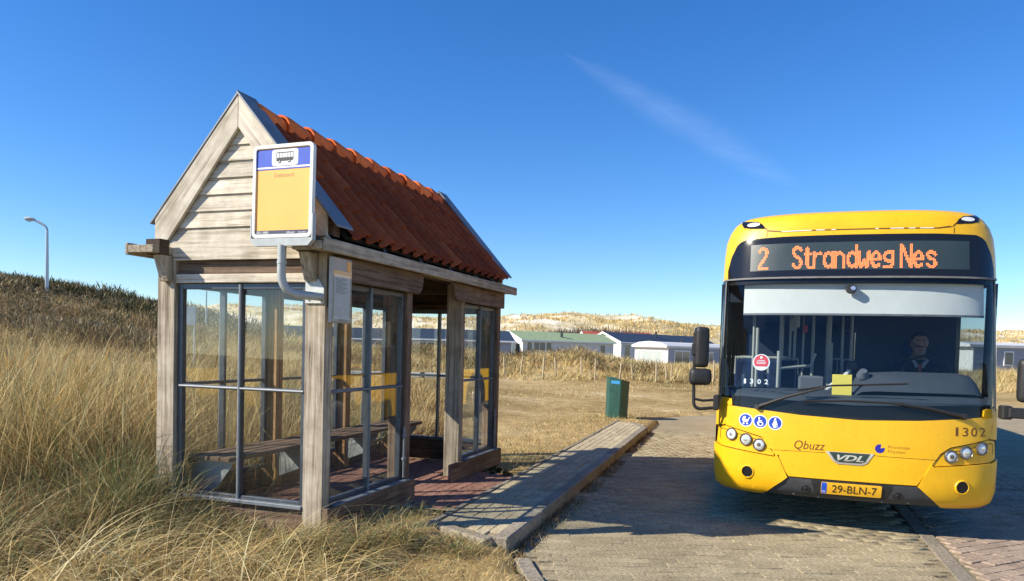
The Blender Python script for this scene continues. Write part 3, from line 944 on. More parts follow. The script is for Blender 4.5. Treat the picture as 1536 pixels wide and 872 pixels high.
    def tile_me():
        bm = bmesh.new()
        rowsv = []
        for y, lift, th in ((-0.045, 0.024, 0), (-0.045, 0.024, 1), (tl - 0.005, 0.004, 0)):
            rowsv.append([bm.verts.new((px * tw, y, pz + lift - (0.016 if th else 0))) for px, pz in prof])
        front, under, back = rowsv
        for k in range(len(prof) - 1):
            bm.faces.new((front[k], front[k + 1], back[k + 1], back[k]))
            bm.faces.new((under[k], under[k + 1], front[k + 1], front[k]))
        # a raised lip on the rolled side, so the joint shows from below
        bm.normal_update()
        me = bpy.data.meshes.new('roof_tile'); bmesh.ops.recalc_face_normals(bm, faces=bm.faces[:]); bm.to_mesh(me); bm.free()
        me.polygons.foreach_set('use_smooth', [True] * len(me.polygons)); me.set_sharp_from_angle(angle=math.radians(50))
        me.materials.append(MATS['terracotta'])
        return me
    tm = tile_me()
    for side in (0, 1):
        for r in range(rows):
            for c in range(cols):
                o = bpy.data.objects.new('roof_tile', tm); COL.objects.link(o); o.parent = shelter
                d = (r * tl)
                u = lo_u + math.cos(slope) * d; z = lo_z + math.sin(slope) * d
                v = v0 + (c + 0.5) * tw
                jit = Euler((random.gauss(0, 0.008), random.gauss(0, 0.006), random.gauss(0, 0.008))).to_matrix()
                if side == 0:   # local x along -v keeps y up the slope, z outwards
                    ex = Vector((0, 1, 0)); ey = Vector((-math.cos(slope), 0, math.sin(slope)))
                else:
                    ex = Vector((0, -1, 0)); ey = Vector((math.cos(slope), 0, math.sin(slope)))
                ez = ex.cross(ey)
                M = Matrix((ex, ey, ez)).transposed() @ jit
                x = -u if side == 0 else -(SW - u)
                o.matrix_local = Matrix.Translation((x, v, z)) @ M.to_4x4()
    # boarding under the tiles
    for side in (0, 1):
        X = (lambda u: -u) if side == 0 else (lambda u: -(SW - u))
        pts = [(X(lo_u + 0.02), lo_z - 0.045), (X(AP_U - 0.004), hi_z - 0.06), (X(AP_U - 0.004), hi_z - 0.035), (X(lo_u), lo_z - 0.02)]
        prism('roof_boarding', pts, 1, 0.165, SL - 0.165, MATS['felt_black'], shelter)
    # ridge tiles
    def ridge_me():
        bm = bmesh.new()
        L = (v1 - v0) / 10
        secs = [(-L / 2 - 0.035, 0.110), (-L / 2 + 0.04, 0.114), (0.0, 0.100), (L / 2, 0.082)]
        rings = []
        for y, r in secs:
            rings.append([bm.verts.new((math.cos(t) * r, y, math.sin(t) * r * 1.05)) for t in [math.radians(-22 + 224 * k / 10) for k in range(11)]])
        for A, B in zip(rings, rings[1:]):
            for k in range(10): bm.faces.new((A[k], A[k + 1], B[k + 1], B[k]))
        inn = [bm.verts.new((v.co.x * 0.84, v.co.y + 0.002, v.co.z * 0.84)) for v in rings[0]]
        for k in range(10): bm.faces.new((rings[0][k + 1], rings[0][k], inn[k], inn[k + 1]))
        me = bpy.data.meshes.new('ridge_tile'); bmesh.ops.recalc_face_normals(bm, faces=bm.faces[:]); bm.to_mesh(me); bm.free()
        me.polygons.foreach_set('use_smooth', [True] * len(me.polygons)); me.set_sharp_from_angle(angle=math.radians(60))
        me.materials.append(MATS['ridge_lit_clay'])
        return me
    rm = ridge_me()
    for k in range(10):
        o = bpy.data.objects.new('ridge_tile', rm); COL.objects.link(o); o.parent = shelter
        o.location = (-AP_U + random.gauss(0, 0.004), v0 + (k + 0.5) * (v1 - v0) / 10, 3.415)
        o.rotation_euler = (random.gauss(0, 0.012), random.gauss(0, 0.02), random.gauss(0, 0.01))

    # windows: a metal frame with a mullion and a rail, four panes each
    def window(axis, a0, a1, at, z0, z1, zr, out):
        """axis 0: along u on a gable (at = v); axis 1: along v on a long side (at = u); out = +1 to the outside at lower `at`"""
        fw, dp = 0.045, 0.05
        mid = (a0 + a1) / 2
        def B(bm, p0, p1, q0, q1, d0, d1, bev=0.003):
            if axis == 0: add_box(bm, -p1, -p0, at + d0, at + d1, q0, q1, bev)
            else: add_box(bm, -(at + d1), -(at + d0), p0, p1, q0, q1, bev)
        bm = bmesh.new()
        B(bm, a0, a0 + fw, z0, z1, 0, dp); B(bm, a1 - fw, a1, z0, z1, 0, dp)
        B(bm, a0 + fw + .0005, a1 - fw - .0005, z0, z0 + fw, 0.002, dp - .002); B(bm, a0 + fw + .0005, a1 - fw - .0005, z1 - fw, z1, 0.002, dp - .002)
        fr = bm_obj('window', bm, MATS['window_metal'], shelter)
        bm = bmesh.new(); B(bm, mid - 0.016, mid + 0.016, z0 + fw, z1 - fw, -0.006, dp - .006)
        bm_obj('mullion', bm, MATS['window_metal'], fr)
        bm = bmesh.new()
        B(bm, a0 + fw, mid - 0.017, zr - 0.014, zr + 0.014, 0.004, dp - .008); B(bm, mid + 0.017, a1 - fw, zr - 0.014, zr + 0.014, 0.004, dp - .008)
        bm_obj('glazing_rail', bm, MATS['window_metal'], fr)
        # bright glazing beads on the outside face
        f = -1 if out > 0 else 1
        d = at + (0 if out > 0 else dp)
        def T(bm, p, q, r):
            if axis == 0: add_tube(bm, [(-p[0], d + f * 0.004, p[1]), (-q[0], d + f * 0.004, q[1])], r, 8)
            else: add_tube(bm, [(-(d + f * 0.004), p[0], p[1]), (-(d + f * 0.004), q[0], q[1])], r, 8)
        bm = bmesh.new()
        T(bm, (a0 + 0.02, zr), (a1 - 0.02, zr), 0.0095)
        T(bm, (mid, z0 + 0.01), (mid, z1 - 0.004), 0.0125)
        bm_obj('glazing_bead', bm, MATS['bright_metal'] if (axis == 0 and out > 0) else MATS['zinc'], fr, smooth=True)
        for (p0, p1) in ((a0 + fw, mid - 0.016), (mid + 0.016, a1 - fw)):
            for (q0, q1) in ((z0 + fw, zr - 0.014), (zr + 0.014, z1 - fw)):
                bm = bmesh.new(); B(bm, p0 - .004, p1 + .004, q0 - .004, q1 + .004, dp / 2 - 0.003, dp / 2 + 0.003, 0)
                bm_obj('pane', bm, MATS['shelter_glass'], fr)
        return fr
    window(0, 0.189, 1.456, 0.035, 0.264, 2.037, 1.185, 1)
    window(0, 0.189, 1.456, SL - 0.085, 0.337, 2.037, 1.185, -1)
    window(1, 0.108, 1.366, 0.03, 0.287, 2.067, 1.185, 1)
    window(1, 2.79, 3.846, 0.03, 0.287, 2.067, 1.185, 1)
    for a, b in ((0.108, 1.366), (1.478, 2.676), (2.79, 3.846)):
        window(1, a, b, SW - 0.08, 0.287, 2.067, 1.185, -1)
    # sill strips over the base boards and bolts on the frames
    sbox('sill_strip', 0.187, 1.458, -0.012, 0.034, 0.255, 0.285, MATS['zinc'], bev=0.004)
    for v0, v1 in ((0.107, 1.40), (2.79, 3.90)):
        sbox('sill_strip', -0.056, 0.029, v0, v1, 0.286, 0.298, MATS['zinc'], bev=0.003)
    for v in (1.33, 3.80):
        tube('drop_bolt', [(0.012, v, 0.32), (0.012, v, 0.80)], 0.010, MATS['bright_metal'], shelter, 8)
        for z in (0.50, 0.72): tube('bolt_guide', [(0.008, v - 0.02, z), (0.02, v + 0.02, z)], 0.014, MATS['bright_metal'], shelter, 6)
    # concrete feet
    for v in (0.05, 1.42, 2.73, 3.9):
        sbox('footing', 0.03, 0.15, v - 0.03, v + 0.08, 0.0, 0.098, MATS['kerb_stone'], bev=0.012)
        sbox('footing', 1.49, 1.61, v - 0.03, v + 0.08, 0.0, 0.098, MATS['kerb_stone'], bev=0.012)

    # slatted bench along the back, on triangular brackets
    bench = sbox('bench', 1.40, 1.44, 0.14, 3.80, 0.505, 0.545, W_('dark', 1))
    for k in range(4):
        u0 = 1.0 + k * 0.115
        sbox('bench_slat', u0, u0 + 0.10, 0.14 + 0.01 * (k % 2), 3.80 - 0.015 * (k % 3), 0.548, 0.585, W_('brown', 1), bench)
    for v in (0.22, 1.40, 2.71, 3.72):
        bm = bmesh.new()
        add_prism(bm, [(-1.04, 0.545), (-1.04, 0.50), (-1.20, 0.30), (-1.455, 0.20), (-1.455, 0.545)], 1, v - 0.006, v + 0.006)
        add_prism(bm, [(-1.02, 0.5455), (-1.02, 0.535), (-1.455, 0.535), (-1.455, 0.5455)], 1, v - 0.04, v + 0.04)
        bm_obj('bracket', bm, MATS['galvanised'], bench)
    for v in (1.40, 2.71):
        sbox('back_strap', 1.44, 1.455, v - 0.02, v + 0.02, 0.42, 0.50, MATS['galvanised'], bench)
build_shelter()

# ---------------------------------------------------------------- bus stop sign on its bent pipe, fixed to the near post
def build_sign():
    s = empty('bus_stop_sign', (*sh_world(0.228, -0.02), 1.95), -TH, 'yellow and blue bus stop sign on a bent grey pipe fixed to the shelter post', 'bus stop sign')
    Y = -0.25 + 0.02
    # local: x right (u0 = 0.228), z from 1.95; the board leans a little to the right
    cx, cz = 0.0, 2.694 - 1.95
    lean = Matrix.Rotation(0.012, 4, 'Y')
    w, h = 0.278, 0.345
    base = Matrix.Translation((0.008, Y, cz)) @ lean @ Matrix.Rotation(math.radians(-4), 4, 'Z')
    def put(o):
        o.matrix_local = base
        return o
    # frame ring with rounded corners
    bm = bmesh.new()
    outer = rounded(-w, w, -h, h, 0.038, 5); inner = rounded(-w + 0.026, w - 0.026, -h + 0.026, h - 0.026, 0.02, 5)
    n = len(outer)
    ring = []
    for pts, y in ((outer, -0.014), (outer, 0.020), (inner, 0.020), (inner, -0.014)):
        ring.append([bm.verts.new((x, y, z)) for x, z in pts])
    for A, B in ((0, 1), (1, 2), (2, 3), (3, 0)):
        for k in range(n):
            bm.faces.new((ring[A][k], ring[A][(k + 1) % n], ring[B][(k + 1) % n], ring[B][k]))
    put(bm_obj('frame', bm, MATS['sign_frame'], s, smooth=True))
    iw, ih = w - 0.0255, h - 0.0255
    pn = put(box('board', -iw, iw, -0.002, 0.012, -ih, ih, MATS['sign_yellow'], s, 0))
    def flat(name, pts, y, mat, parent=s, th=0.0015):
        bm = bmesh.new(); add_prism(bm, pts, 1, y, y + th)
        o = bm_obj(name, bm, mat, parent)
        return put(o) if parent is s else o
    def words(name, text, x, z, wd, y, mat, hs=None, shear=0):
        V, F = text_fit(text, wd, shear, 0, hs)
        o = link(name, np_mesh(name, [(x + a, y, z + b) for a, b in V], F, mat), parent=pn)
        return o
    top = ih
    bl = flat('blue_band', [(-iw, top - 0.135), (iw, top - 0.135), (iw, top - 0.008), (-iw, top - 0.008)], -0.004, MATS['sign_blue'], pn)
    flat('white_line', [(-iw, top - 0.149), (iw, top - 0.149), (iw, top - 0.1365), (-iw, top - 0.1365)], -0.004, MATS['sign_white'], pn)
    flat('blue_line', [(-iw, top - 0.158), (iw, top - 0.158), (iw, top - 0.150), (-iw, top - 0.150)], -0.004, MATS['sign_blue'], pn)
    flat('pictogram_field', rounded(-0.108, 0.135, top - 0.132, top - 0.012, 0.022, 4), -0.0052, MATS['sign_white'], pn)
    # the small bus: body, windows, wheels
    bm = bmesh.new(); y0 = -0.0066
    def poly(pts): bm.faces.new([bm.verts.new((x, y0, z)) for x, z in pts])
    X0, X1, zb = -0.066, 0.092, top - 0.098
    poly([(X0, zb), (X1 - 0.008, zb), (X1, zb + 0.012), (X1, zb + 0.026), (X0, zb + 0.026)])
    for k in range(7):
        a = X0 + (X1 - X0) * k / 6
        poly([(a - 0.0016, zb + 0.026), (a + 0.0016, zb + 0.026), (a + 0.0016, zb + 0.062), (a - 0.0016, zb + 0.062)])
    poly([(X0, zb + 0.060), (X1, zb + 0.060), (X1 - 0.004, zb + 0.066), (X0 + 0.004, zb + 0.066)])
    for cxw in (X0 + 0.032, X1 - 0.038): poly(circle(cxw, zb - 0.002, 0.014, 14))
    bm_obj('pictogram', bm, MATS['ink_black'], pn)
    bm = bmesh.new(); y0 = -0.0078
    for cxw in (X0 + 0.032, X1 - 0.038): poly(circle(cxw, zb - 0.002, 0.0055, 10))
    bm_obj('pictogram_hub', bm, MATS['sign_white'], pn)
    words('stop_name', 'Duinoord', -0.085, top - 0.215, 0.178, -0.0035, MATS['sign_ink'])
    flat('number_strip', [(-iw, -ih), (iw, -ih), (iw, -ih + 0.030), (-iw, -ih + 0.030)], -0.004, MATS['sign_dark'], pn)
    words('stop_number', '2021 0880', -iw + 0.012, -ih + 0.007, 0.115, -0.0055, MATS['sign_white'], 0.017)
    words('company_name', 'Qbuzz', 0.045, -ih + 0.007, 0.075, -0.0055, MATS['sign_white'], 0.017, 0.2)
    words('company_name', 'fryslan', 0.155, -ih + 0.007, 0.07, -0.0055, MATS['sign_white'], 0.015, 0.2)
    # holder: a channel under the board with raised ends, then the pipe
    bm = bmesh.new()
    pts = [(-w - 0.012, -h + 0.17), (-w - 0.012, -h - 0.02), (-w + 0.03, -h - 0.062), (w - 0.03, -h - 0.062), (w + 0.012, -h - 0.02), (w + 0.012, -h + 0.17), (w + 0.002, -h + 0.17), (w + 0.002, -h - 0.004), (-w - 0.002, -h - 0.004), (-w - 0.002, -h + 0.17)]
    add_prism(bm, pts, 1, -0.016, 0.024)
    put(bm_obj('holder', bm, MATS['pipe_grey'], s))
    zt = cz - h - 0.055
    p = [(0.008, Y, zt), (0.004, Y, 0.16)] + arc_pts((0.004, Y, 0.14), (0.0, Y + 0.005, -0.02), (0.125, Y + 0.10, -0.02), 9) + [(0.17, -0.06, -0.022), (0.205, 0.0, -0.024)]
    tube('pipe', p, 0.032, MATS['pipe_grey'], s, 14)
    tube('pipe_collar', [(0.006, Y, 0.205), (0.006, Y, 0.225)], 0.036, MATS['pipe_grey'], s, 14)
    # wall plate with screws
    prism('fixing_plate', [(0.052, -0.075), (0.222, -0.075), (0.222, 0.045), (0.17, 0.115), (0.052, 0.115)], 1, 0.004, 0.0185, MATS['plate_grey'], s, 0.003)
    for x, z in ((0.085, -0.045), (0.085, 0.09), (0.20, -0.05)):
        tube('screw', [(x, 0.006, z), (x, -0.002, z)], 0.009, MATS['bright_metal'], s, 8)
build_sign()

def build_case():
    x, y = sh_world(-0.006, -0.04)
    c = empty('timetable_case', (x, y, 1.73), -TH, 'flat timetable case with a paper notice on the side of the near shelter post', 'timetable case')
    L, H = 0.285, 0.505
    box('case_body', 0.042, 0.072, 0, L, 0, H, MATS['case_metal'], c, 0.004)
    box('mounting_block', 0.0, 0.041, 0.05, 0.13, 0.10, 0.42, W_('dark', 2), c, 0.003)
    pp = box('notice', 0.0725, 0.0745, 0.03, L - 0.03, 0.03, H - 0.13, MATS['paper'], c, 0)
    bm = bmesh.new()
    for k in range(11):
        z = 0.34 - k * 0.011; wv = 0.16 - 0.03 * (k % 3)
        bm.faces.new([bm.verts.new((0.0757, yy, zz)) for yy, zz in ((0.05, z), (0.05 + wv, z), (0.05 + wv, z + 0.0035), (0.05, z + 0.0035))])
    bm_obj('printed_lines', bm, MATS['ink_soft'], pp)
    box('cover_glass', 0.0765, 0.079, 0.012, L - 0.012, 0.012, H - 0.10, MATS['shelter_glass'], c, 0)
    box('warm_sticker', 0.0725, 0.0742, L - 0.075, L - 0.02, H - 0.095, H - 0.02, MATS['sign_yellow'], c, 0)
build_case()

# ---------------------------------------------------------------- the bus (local x = right as one faces it, y = backwards, z up)
BUS_S, BUS_Z = 0.93, 0.110
BUS_X, BUS_Y = BUS_X * BUS_S, BUS_Y * BUS_S
bus = empty('city_bus', (BUS_X, BUS_Y, BUS_Z), -BUS_PHI, 'yellow low-floor city bus with an orange destination display, seen from the front', 'bus')
bus.scale = (BUS_S, BUS_S, BUS_S)
PROF = [(.19, .10, 1.20), (.24, .04, 1.25), (.35, .0, 1.27), (.60, 0, 1.275), (1.0, .02, 1.275), (1.1, .03, 1.275), (1.6, .09, 1.27), (2.33, .20, 1.262), (2.6, .25, 1.255), (2.75, .275, 1.24), (2.86, .30, 1.205), (2.94, .33, 1.155), (2.99, .375, 1.10), (3.025, .46, 1.04), (3.045, .58, .97)]
_pz = np.array([p[0] for p in PROF]); _pr = np.array([p[1] for p in PROF]); _pw = np.array([p[2] for p in PROF])
def prof_at(z): return float(np.interp(z, _pz, _pr)), float(np.interp(z, _pz, _pw))
def skin(w, z):
    r, W = prof_at(z)
    s = min(abs(w) / W, 1.0)
    return r + 0.42 * (1 - math.sqrt(max(0.0, 1 - s ** 2.6)))
def skin_p(w, z, off=0.0):
    """a point on the bus front, `off` metres outwards"""
    W = prof_at(z)[1]
    w = max(-W, min(W, w))
    e = 0.004
    wa, wb = max(-W, w - e), min(W, w + e)
    zz0, zz1 = max(.19, z - e), min(3.045, z + e)
    du = Vector((wb - wa, skin(wb, z) - skin(wa, z), 0)); dv = Vector((0, skin(w, zz1) - skin(w, zz0), zz1 - zz0))
    n = du.cross(dv).normalized()
    if abs(w) >= W - 1e-4: n = (n + Vector((math.copysign(1, w) * 1.0, 0, 0))).normalized()
    return Vector((w, skin(w, z), z)) + n * off, n
WCUT = [0.0] + [s * x for s in (1, -1) for x in (.12, .24, .36, .48, .6, .7, .8, .88, .95, 1.01, 1.06, 1.10, 1.135, 1.165, 1.19, 1.21, 1.226, 1.238, 1.248, 1.256, 1.263, 1.269, 1.273)]
ZCUT = [.21, .24, .28, .35, .45, .6, .8, 1.0, 1.1, 1.25, 1.4, 1.6, 1.8, 2.0, 2.2, 2.33, 2.45, 2.6, 2.68, 2.75, 2.80, 2.83, 2.86, 2.89, 2.91, 2.93, 2.945, 2.955, 2.965, 2.98, 2.99, 3.0, 3.01, 3.02, 3.03, 3.04]

def tri_polys(polys):
    bm = bmesh.new()
    for p in polys:
        bm.faces.new([bm.verts.new((x, 0, z)) for x, z in p])
    bmesh.ops.triangulate(bm, faces=bm.faces[:])
    return bm
def cut_map(bm, off, thick, fine=False):
    xs = [v.co.x for v in bm.verts]; zs = [v.co.z for v in bm.verts]
    for c in WCUT:
        if min(xs) + 1e-4 < c < max(xs) - 1e-4:
            bmesh.ops.bisect_plane(bm, geom=bm.verts[:] + bm.edges[:] + bm.faces[:], plane_co=(c, 0, 0), plane_no=(1, 0, 0), dist=1e-6)
    for c in ZCUT:
        if min(zs) + 1e-4 < c < max(zs) - 1e-4:
            bmesh.ops.bisect_plane(bm, geom=bm.verts[:] + bm.edges[:] + bm.faces[:], plane_co=(0, 0, c), plane_no=(0, 0, 1), dist=1e-6)
    bmesh.ops.remove_doubles(bm, verts=bm.verts[:], dist=1e-5)
    bmesh.ops.recalc_face_normals(bm, faces=bm.faces[:])
    if bm.faces and sum(f.normal.y for f in bm.faces) > 0:
        bmesh.ops.reverse_faces(bm, faces=bm.faces[:])
    nrm = {}
    rim = [e for e in bm.edges if len(e.link_faces) == 1]
    for v in bm.verts:
        p, n = skin_p(v.co.x, v.co.z, off)
        nrm[v] = n; v.co = p
    if thick > 0:
        back = {}
        for e in rim:
            for v in e.verts:
                if v not in back:
                    back[v] = bm.verts.new(v.co - nrm[v] * thick)
        for e in rim:
            a, b = e.verts
            f = e.link_faces[0]
            lv = list(f.verts); i = lv.index(a)
            if lv[(i + 1) % len(lv)] == b: a, b = b, a
            bm.faces.new((a, b, back[b], back[a]))
def patch(name, polys, mat, off=0.0, thick=0.0, parent=None):
    """a panel of the bus front: outline(s) in (w, z), laid on the curved skin"""
    if not isinstance(polys[0][0], (tuple, list)): polys = [polys]
    bm = tri_polys(polys)
    cut_map(bm, off, thick)
    me = bpy.data.meshes.new(name); bm.to_mesh(me); bm.free()
    me.polygons.foreach_set('use_smooth', [True] * len(me.polygons)); me.set_sharp_from_angle(angle=math.radians(35))
    return link(name, me, mat, parent or bus)
def patch_text(name, text, w0, z0, wd, mat, off, parent, shear=0.0, hs=None, bold=0.0, slope=0.0):
    V, F = text_fit(text, wd, shear, bold, hs)
    bm = bmesh.new()
    vs = [bm.verts.new((w0 + x, 0, z0 + y)) for x, y in V]
    for f in F:
        try: bm.faces.new([vs[i] for i in f])
        except ValueError: pass
    cut_map(bm, off, 0)
    me = bpy.data.meshes.new(name); bm.to_mesh(me); bm.free()
    return link(name, me, mat, parent)
def mir(p): return [(-x, z) for x, z in p]

def on_skin(name, w, z, parts, parent):
    pass

def disc(name, w, z, r, prof, mat, parent, off=0.0, n=20):
    """a turned piece (radius, height out) standing on the bus front"""
    p, nn = skin_p(w, z, off)
    q = nn.to_track_quat('Z', 'Y')
    bm = bmesh.new()
    rings = []
    for rr, hh in prof:
        if rr <= 0: rings.append([bm.verts.new(p + q @ Vector((0, 0, hh)))]); continue
        rings.append([bm.verts.new(p + q @ Vector((r * rr * math.cos(2 * PI * k / n), r * rr * math.sin(2 * PI * k / n), hh))) for k in range(n)])
    for A, B in zip(rings, rings[1:]):
        for k in range(n):
            if len(B) == 1: bm.faces.new((A[k], A[(k + 1) % n], B[0]))
            else: bm.faces.new((A[k], A[(k + 1) % n], B[(k + 1) % n], B[k]))
    return bm_obj(name, bm, mat, parent, smooth=True)

def build_bus_front():
    Y = MATS['bus_yellow']
    # dark shell behind the panels: shows in the joints
    patch('front_shell', [(-1.262, .21), (1.262, .21), (1.274, .6), (1.27, 1.09), (1.16, 1.04), (.96, 1.015), (.563, .982), (.055, .962), (-.474, .982), (-.842, 1.012), (-1.16, 1.04), (-1.27, 1.09), (-1.274, .6)], MATS['seam_dark'], -0.018)
    # the middle panel with its wings over the lamp housings
    cen = [(-.556, .398), (.556, .398), (.744, .704), (.826, .764), (1.17, .846), (1.212, 1.018), (1.212, 1.045), (1.10, 1.045), (.96, 1.031), (.563, .998), (.055, .977), (-.474, .998), (-.842, 1.028), (-1.10, 1.045), (-1.212, 1.045), (-1.212, 1.018), (-1.17, .846), (-.826, .764), (-.744, .704)]
    front = patch('front_panel', cen, Y, 0.003, 0.02)
    crease = patch('panel_crease', [(-.70, .640), (-.238, .650), (-.238, .655), (-.70, .645)], MATS['seam_dark'], 0.0036, 0, front)
    patch('panel_crease', [(.186, .655), (.705, .645), (.705, .640), (.186, .650)], MATS['seam_dark'], 0.0036, 0, front)
    for s in (1, -1):
        M = (lambda p: p) if s == 1 else mir
        # side strip up to the windscreen foot
        patch('corner_strip', M([(1.181, .848), (1.275, .83), (1.275, 1.125), (1.15, 1.125), (1.118, 1.112), (1.112, 1.055), (1.223, 1.053), (1.223, 1.017)]), Y, 0.002, 0.02)
        # lamp housing, a little sunk
        pod = patch('lamp_housing', M([(.672, .612), (.765, .712), (.835, .755), (1.17, .836), (1.246, .818), (1.262, .66), (1.20, .632), (.70, .584)]), Y, -0.006, 0.01)
        patch('housing_lip', M([(.69, .606), (.772, .702), (1.20, .802), (1.222, .79), (1.222, .700), (1.228, .700), (1.228, .795), (1.202, .810), (.767, .709), (.682, .607)]), MATS['seam_dark'], -0.005, 0, pod)
        patch('bumper_corner', M([(.566, .385), (.668, .603), (.694, .574), (.90, .594), (1.20, .622), (1.274, .650), (1.275, .55), (1.27, .35), (1.25, .225), (1.20, .195), (.83, .193), (.78, .20)]), Y, 0.012, 0.03)
        # scoop round the fog lamp
        fx, fz = .93, .402
        sc = [(fx + .085 * math.cos(t), fz + .075 * math.sin(t)) for t in [math.radians(a) for a in range(100, 361, 20)]] + [(fx + .20, fz + .10), (fx + .12, fz + .105)]
        disc('fog_lamp_recess', s * .935, .402, .048, [(1.18, .001), (1.10, .007), (1.0, .008), (.95, .001), (.0, .0012)], MATS['gloss_black'], bus, 0.0125)
        disc('fog_lamp_rim', s * .935, .402, .058, [(1.22, .000), (1.10, .009), (0.98, .010), (.93, .004)], Y, bus, 0.0125)
        # three round lamps
        for w, z in ((.838, .680), (.966, .720), (1.108, .758)):
            lamp = disc('headlight', s * w, z, .056, [(1.12, -.002), (1.12, .014), (1.0, .020), (.90, .012), (.88, .002)], MATS['lens_ring'], pod, -0.006)
            disc('headlight_lens', s * w, z, .056, [(.90, .006), (.72, .014), (.4, .018), (0, .019)], MATS['lens_white'] if w > 1.05 else MATS['lens'], lamp, -0.006)
            disc('headlight_reflector', s * w, z, .056, [(.35, .0205), (.18, .0215), (0, .022)], MATS['lens_ring'] if w < .9 else MATS['chrome'], lamp, -0.006)
    # lower grey bumper, sensors, towing covers
    bump_ = patch('lower_bumper', [(-.80, .193), (.80, .193), (.56, .386), (-.56, .386)], MATS['bumper_grey'], -0.004, 0.02)
    patch('plate_recess', [(-.36, .390), (.36, .390), (.30, .235), (-.30, .235)], MATS['plastic_black'], -0.001, 0.004, bump_)
    for s in (1, -1):
        disc('parking_sensor', s * .40, .285, .030, [(1.3, 0), (1.25, .006), (1.0, .007), (.8, .002), (.5, .010), (0, .012)], MATS['plastic_black'], bump_, -0.004)
        disc('screw_head', s * .50, .215, .012, [(1, 0), (.8, .006), (0, .007)], MATS['bright_metal'], bump_, -0.004, 8)
        disc('screw_head', s * .28, .205, .012, [(1, 0), (.8, .006), (0, .007)], MATS['bright_metal'], bump_, -0.004, 8)
    pl = patch('number_plate', rounded(-.262, .262, .258, .372, .012, 3), MATS['plate_yellow'], 0.010, 0.006)
    patch('eu_band', rounded(-.258, -.212, .262, .368, .01, 3), MATS['eu_blue'], 0.0112, 0, pl)
    patch_text('country_code', 'NL', -.252, .272, .034, MATS['sign_white'], 0.0122, pl, 0, .022)
    patch_text('plate_number', '29-BLN-7', -.165, .280, .385, MATS['ink_black'], 0.0116, pl, 0, .074)
    # emblem
    em = patch('emblem', [(-.236, .668), (.186, .668), (.128, .575), (.085, .553), (-.125, .553), (-.165, .575)], MATS['chrome'], 0.009, 0.008)
    patch('emblem_field', [(-.205, .6645), (.154, .6645), (.112, .588), (.075, .571), (-.115, .571), (-.150, .588)], MATS['emblem_dark'], 0.0105, 0, em)
    patch_text('emblem_lettering', 'VDL', -.135, .588, .235, MATS['chrome'], 0.0125, em, .35, .058, 0.03)
    # lettering on the panel
    patch_text('company_name', 'Qbuzz', -.515, .672, .275, MATS['text_brown'], 0.0042, front, .22, .098)
    for ch, x0, wd in (('1', .866, .022), ('3', .925, .050), ('0', 1.000, .055), ('2', 1.080, .052)):
        patch_text('fleet_digit', ch, x0, .872, wd, MATS['text_brown'], 0.0042, front, 0, .080)
    pr = patch('province_mark', [(.232 + .042 * math.cos(t), .722 + .042 * math.sin(t)) for t in [math.radians(a) for a in range(75, 376, 20)]] + [(.236, .726)], MATS['mark_blue'], 0.0042, 0, front)
    patch_text('province_name', 'Provinsje', .300, .730, .185, MATS['text_light_brown'], 0.0042, front, 0, .036)
    patch_text('province_name', 'Fryslan', .300, .688, .145, MATS['text_light_brown'], 0.0042, front, 0, .036)
    # three round blue stickers
    for k, w in enumerate((-.972, -.835, -.696)):
        z = .914 - k * .005
        st = patch('access_sticker', circle(w, z, .067, 26), MATS['sign_white'], 0.0045, 0, front)
        patch('sticker_field', circle(w, z, .058, 26), MATS['icon_blue'], 0.0052, 0, st)
        o = 0.0059
        T = lambda pts: [(w + x * .058, z + y * .058) for x, y in pts]
        if k == 0:      # pram
            pol = [T([(-.62, .15), (.38, .15), (.52, .5), (.70, .52), (.70, .40), (.60, .38), (.45, -.1), (.25, -.32), (-.35, -.32), (-.58, -.1)]), T([(-.58, .20), (-.10, .20), (-.10, .66), (-.40, .56)])]
            pol += [T(circle(-.34, -.58, .17, 10)), T(circle(.24, -.58, .17, 10)), T([(-.2, .72), (.0, .6), (.0, .3), (-.06, .3)])]
        elif k == 1:    # wheelchair
            ring_o = [(.02 + .50 * math.cos(t), -.30 + .50 * math.sin(t)) for t in [math.radians(a) for a in range(130, 371, 20)]]
            ring_i = [(.02 + .34 * math.cos(t), -.30 + .34 * math.sin(t)) for t in [math.radians(a) for a in range(370, 129, -20)]]
            pol = [T(ring_o + ring_i), T(circle(-.18, .62, .16, 10)), T([(-.28, .42), (-.08, .42), (-.02, -.02), (.36, -.02), (.56, -.52), (.42, -.58), (.26, -.18), (-.22, -.18)]), T([(-.08, .22), (.28, .22), (.28, .08), (-.08, .08)])]
        else:           # walking person with a stick
            pol = [T(circle(.0, .66, .17, 10)), T([(-.20, .44), (.20, .44), (.30, .0), (.40, -.25), (.28, -.30), (.17, -.05), (.17, -.3), (.24, -.82), (.06, -.82), (.0, -.36), (-.06, -.82), (-.24, -.82), (-.17, -.3), (-.17, -.05), (-.40, -.35), (-.50, -.28), (-.30, .05)]), T([(.36, -.26), (.42, -.26), (.50, -.82), (.44, -.82)])]
        patch('sticker_symbol', pol, MATS['sign_white'], o, 0, st)

    # header: yellow dome with the black display mask
    hw_ = [(2.338, 1.262), (2.6, 1.255), (2.75, 1.24), (2.86, 1.205), (2.94, 1.155), (2.99, 1.10), (3.025, 1.04), (3.045, .97)]
    hp = [(w, z) for z, w in hw_] + [(-w, z) for z, w in reversed(hw_)]
    head = patch('header', hp, Y, 0.0)
    m = [(1.205, 2.34), (1.208, 2.44), (1.178, 2.58), (1.125, 2.700), (1.09, 2.733), (1.035, 2.755), (.66, 2.762), (.0, 2.764), (-.66, 2.762), (-1.035, 2.755), (-1.09, 2.733), (-1.125, 2.700), (-1.178, 2.58), (-1.208, 2.44), (-1.205, 2.34)]
    mask = patch('display_mask', m, MATS['gloss_black'], 0.006, 0.012)
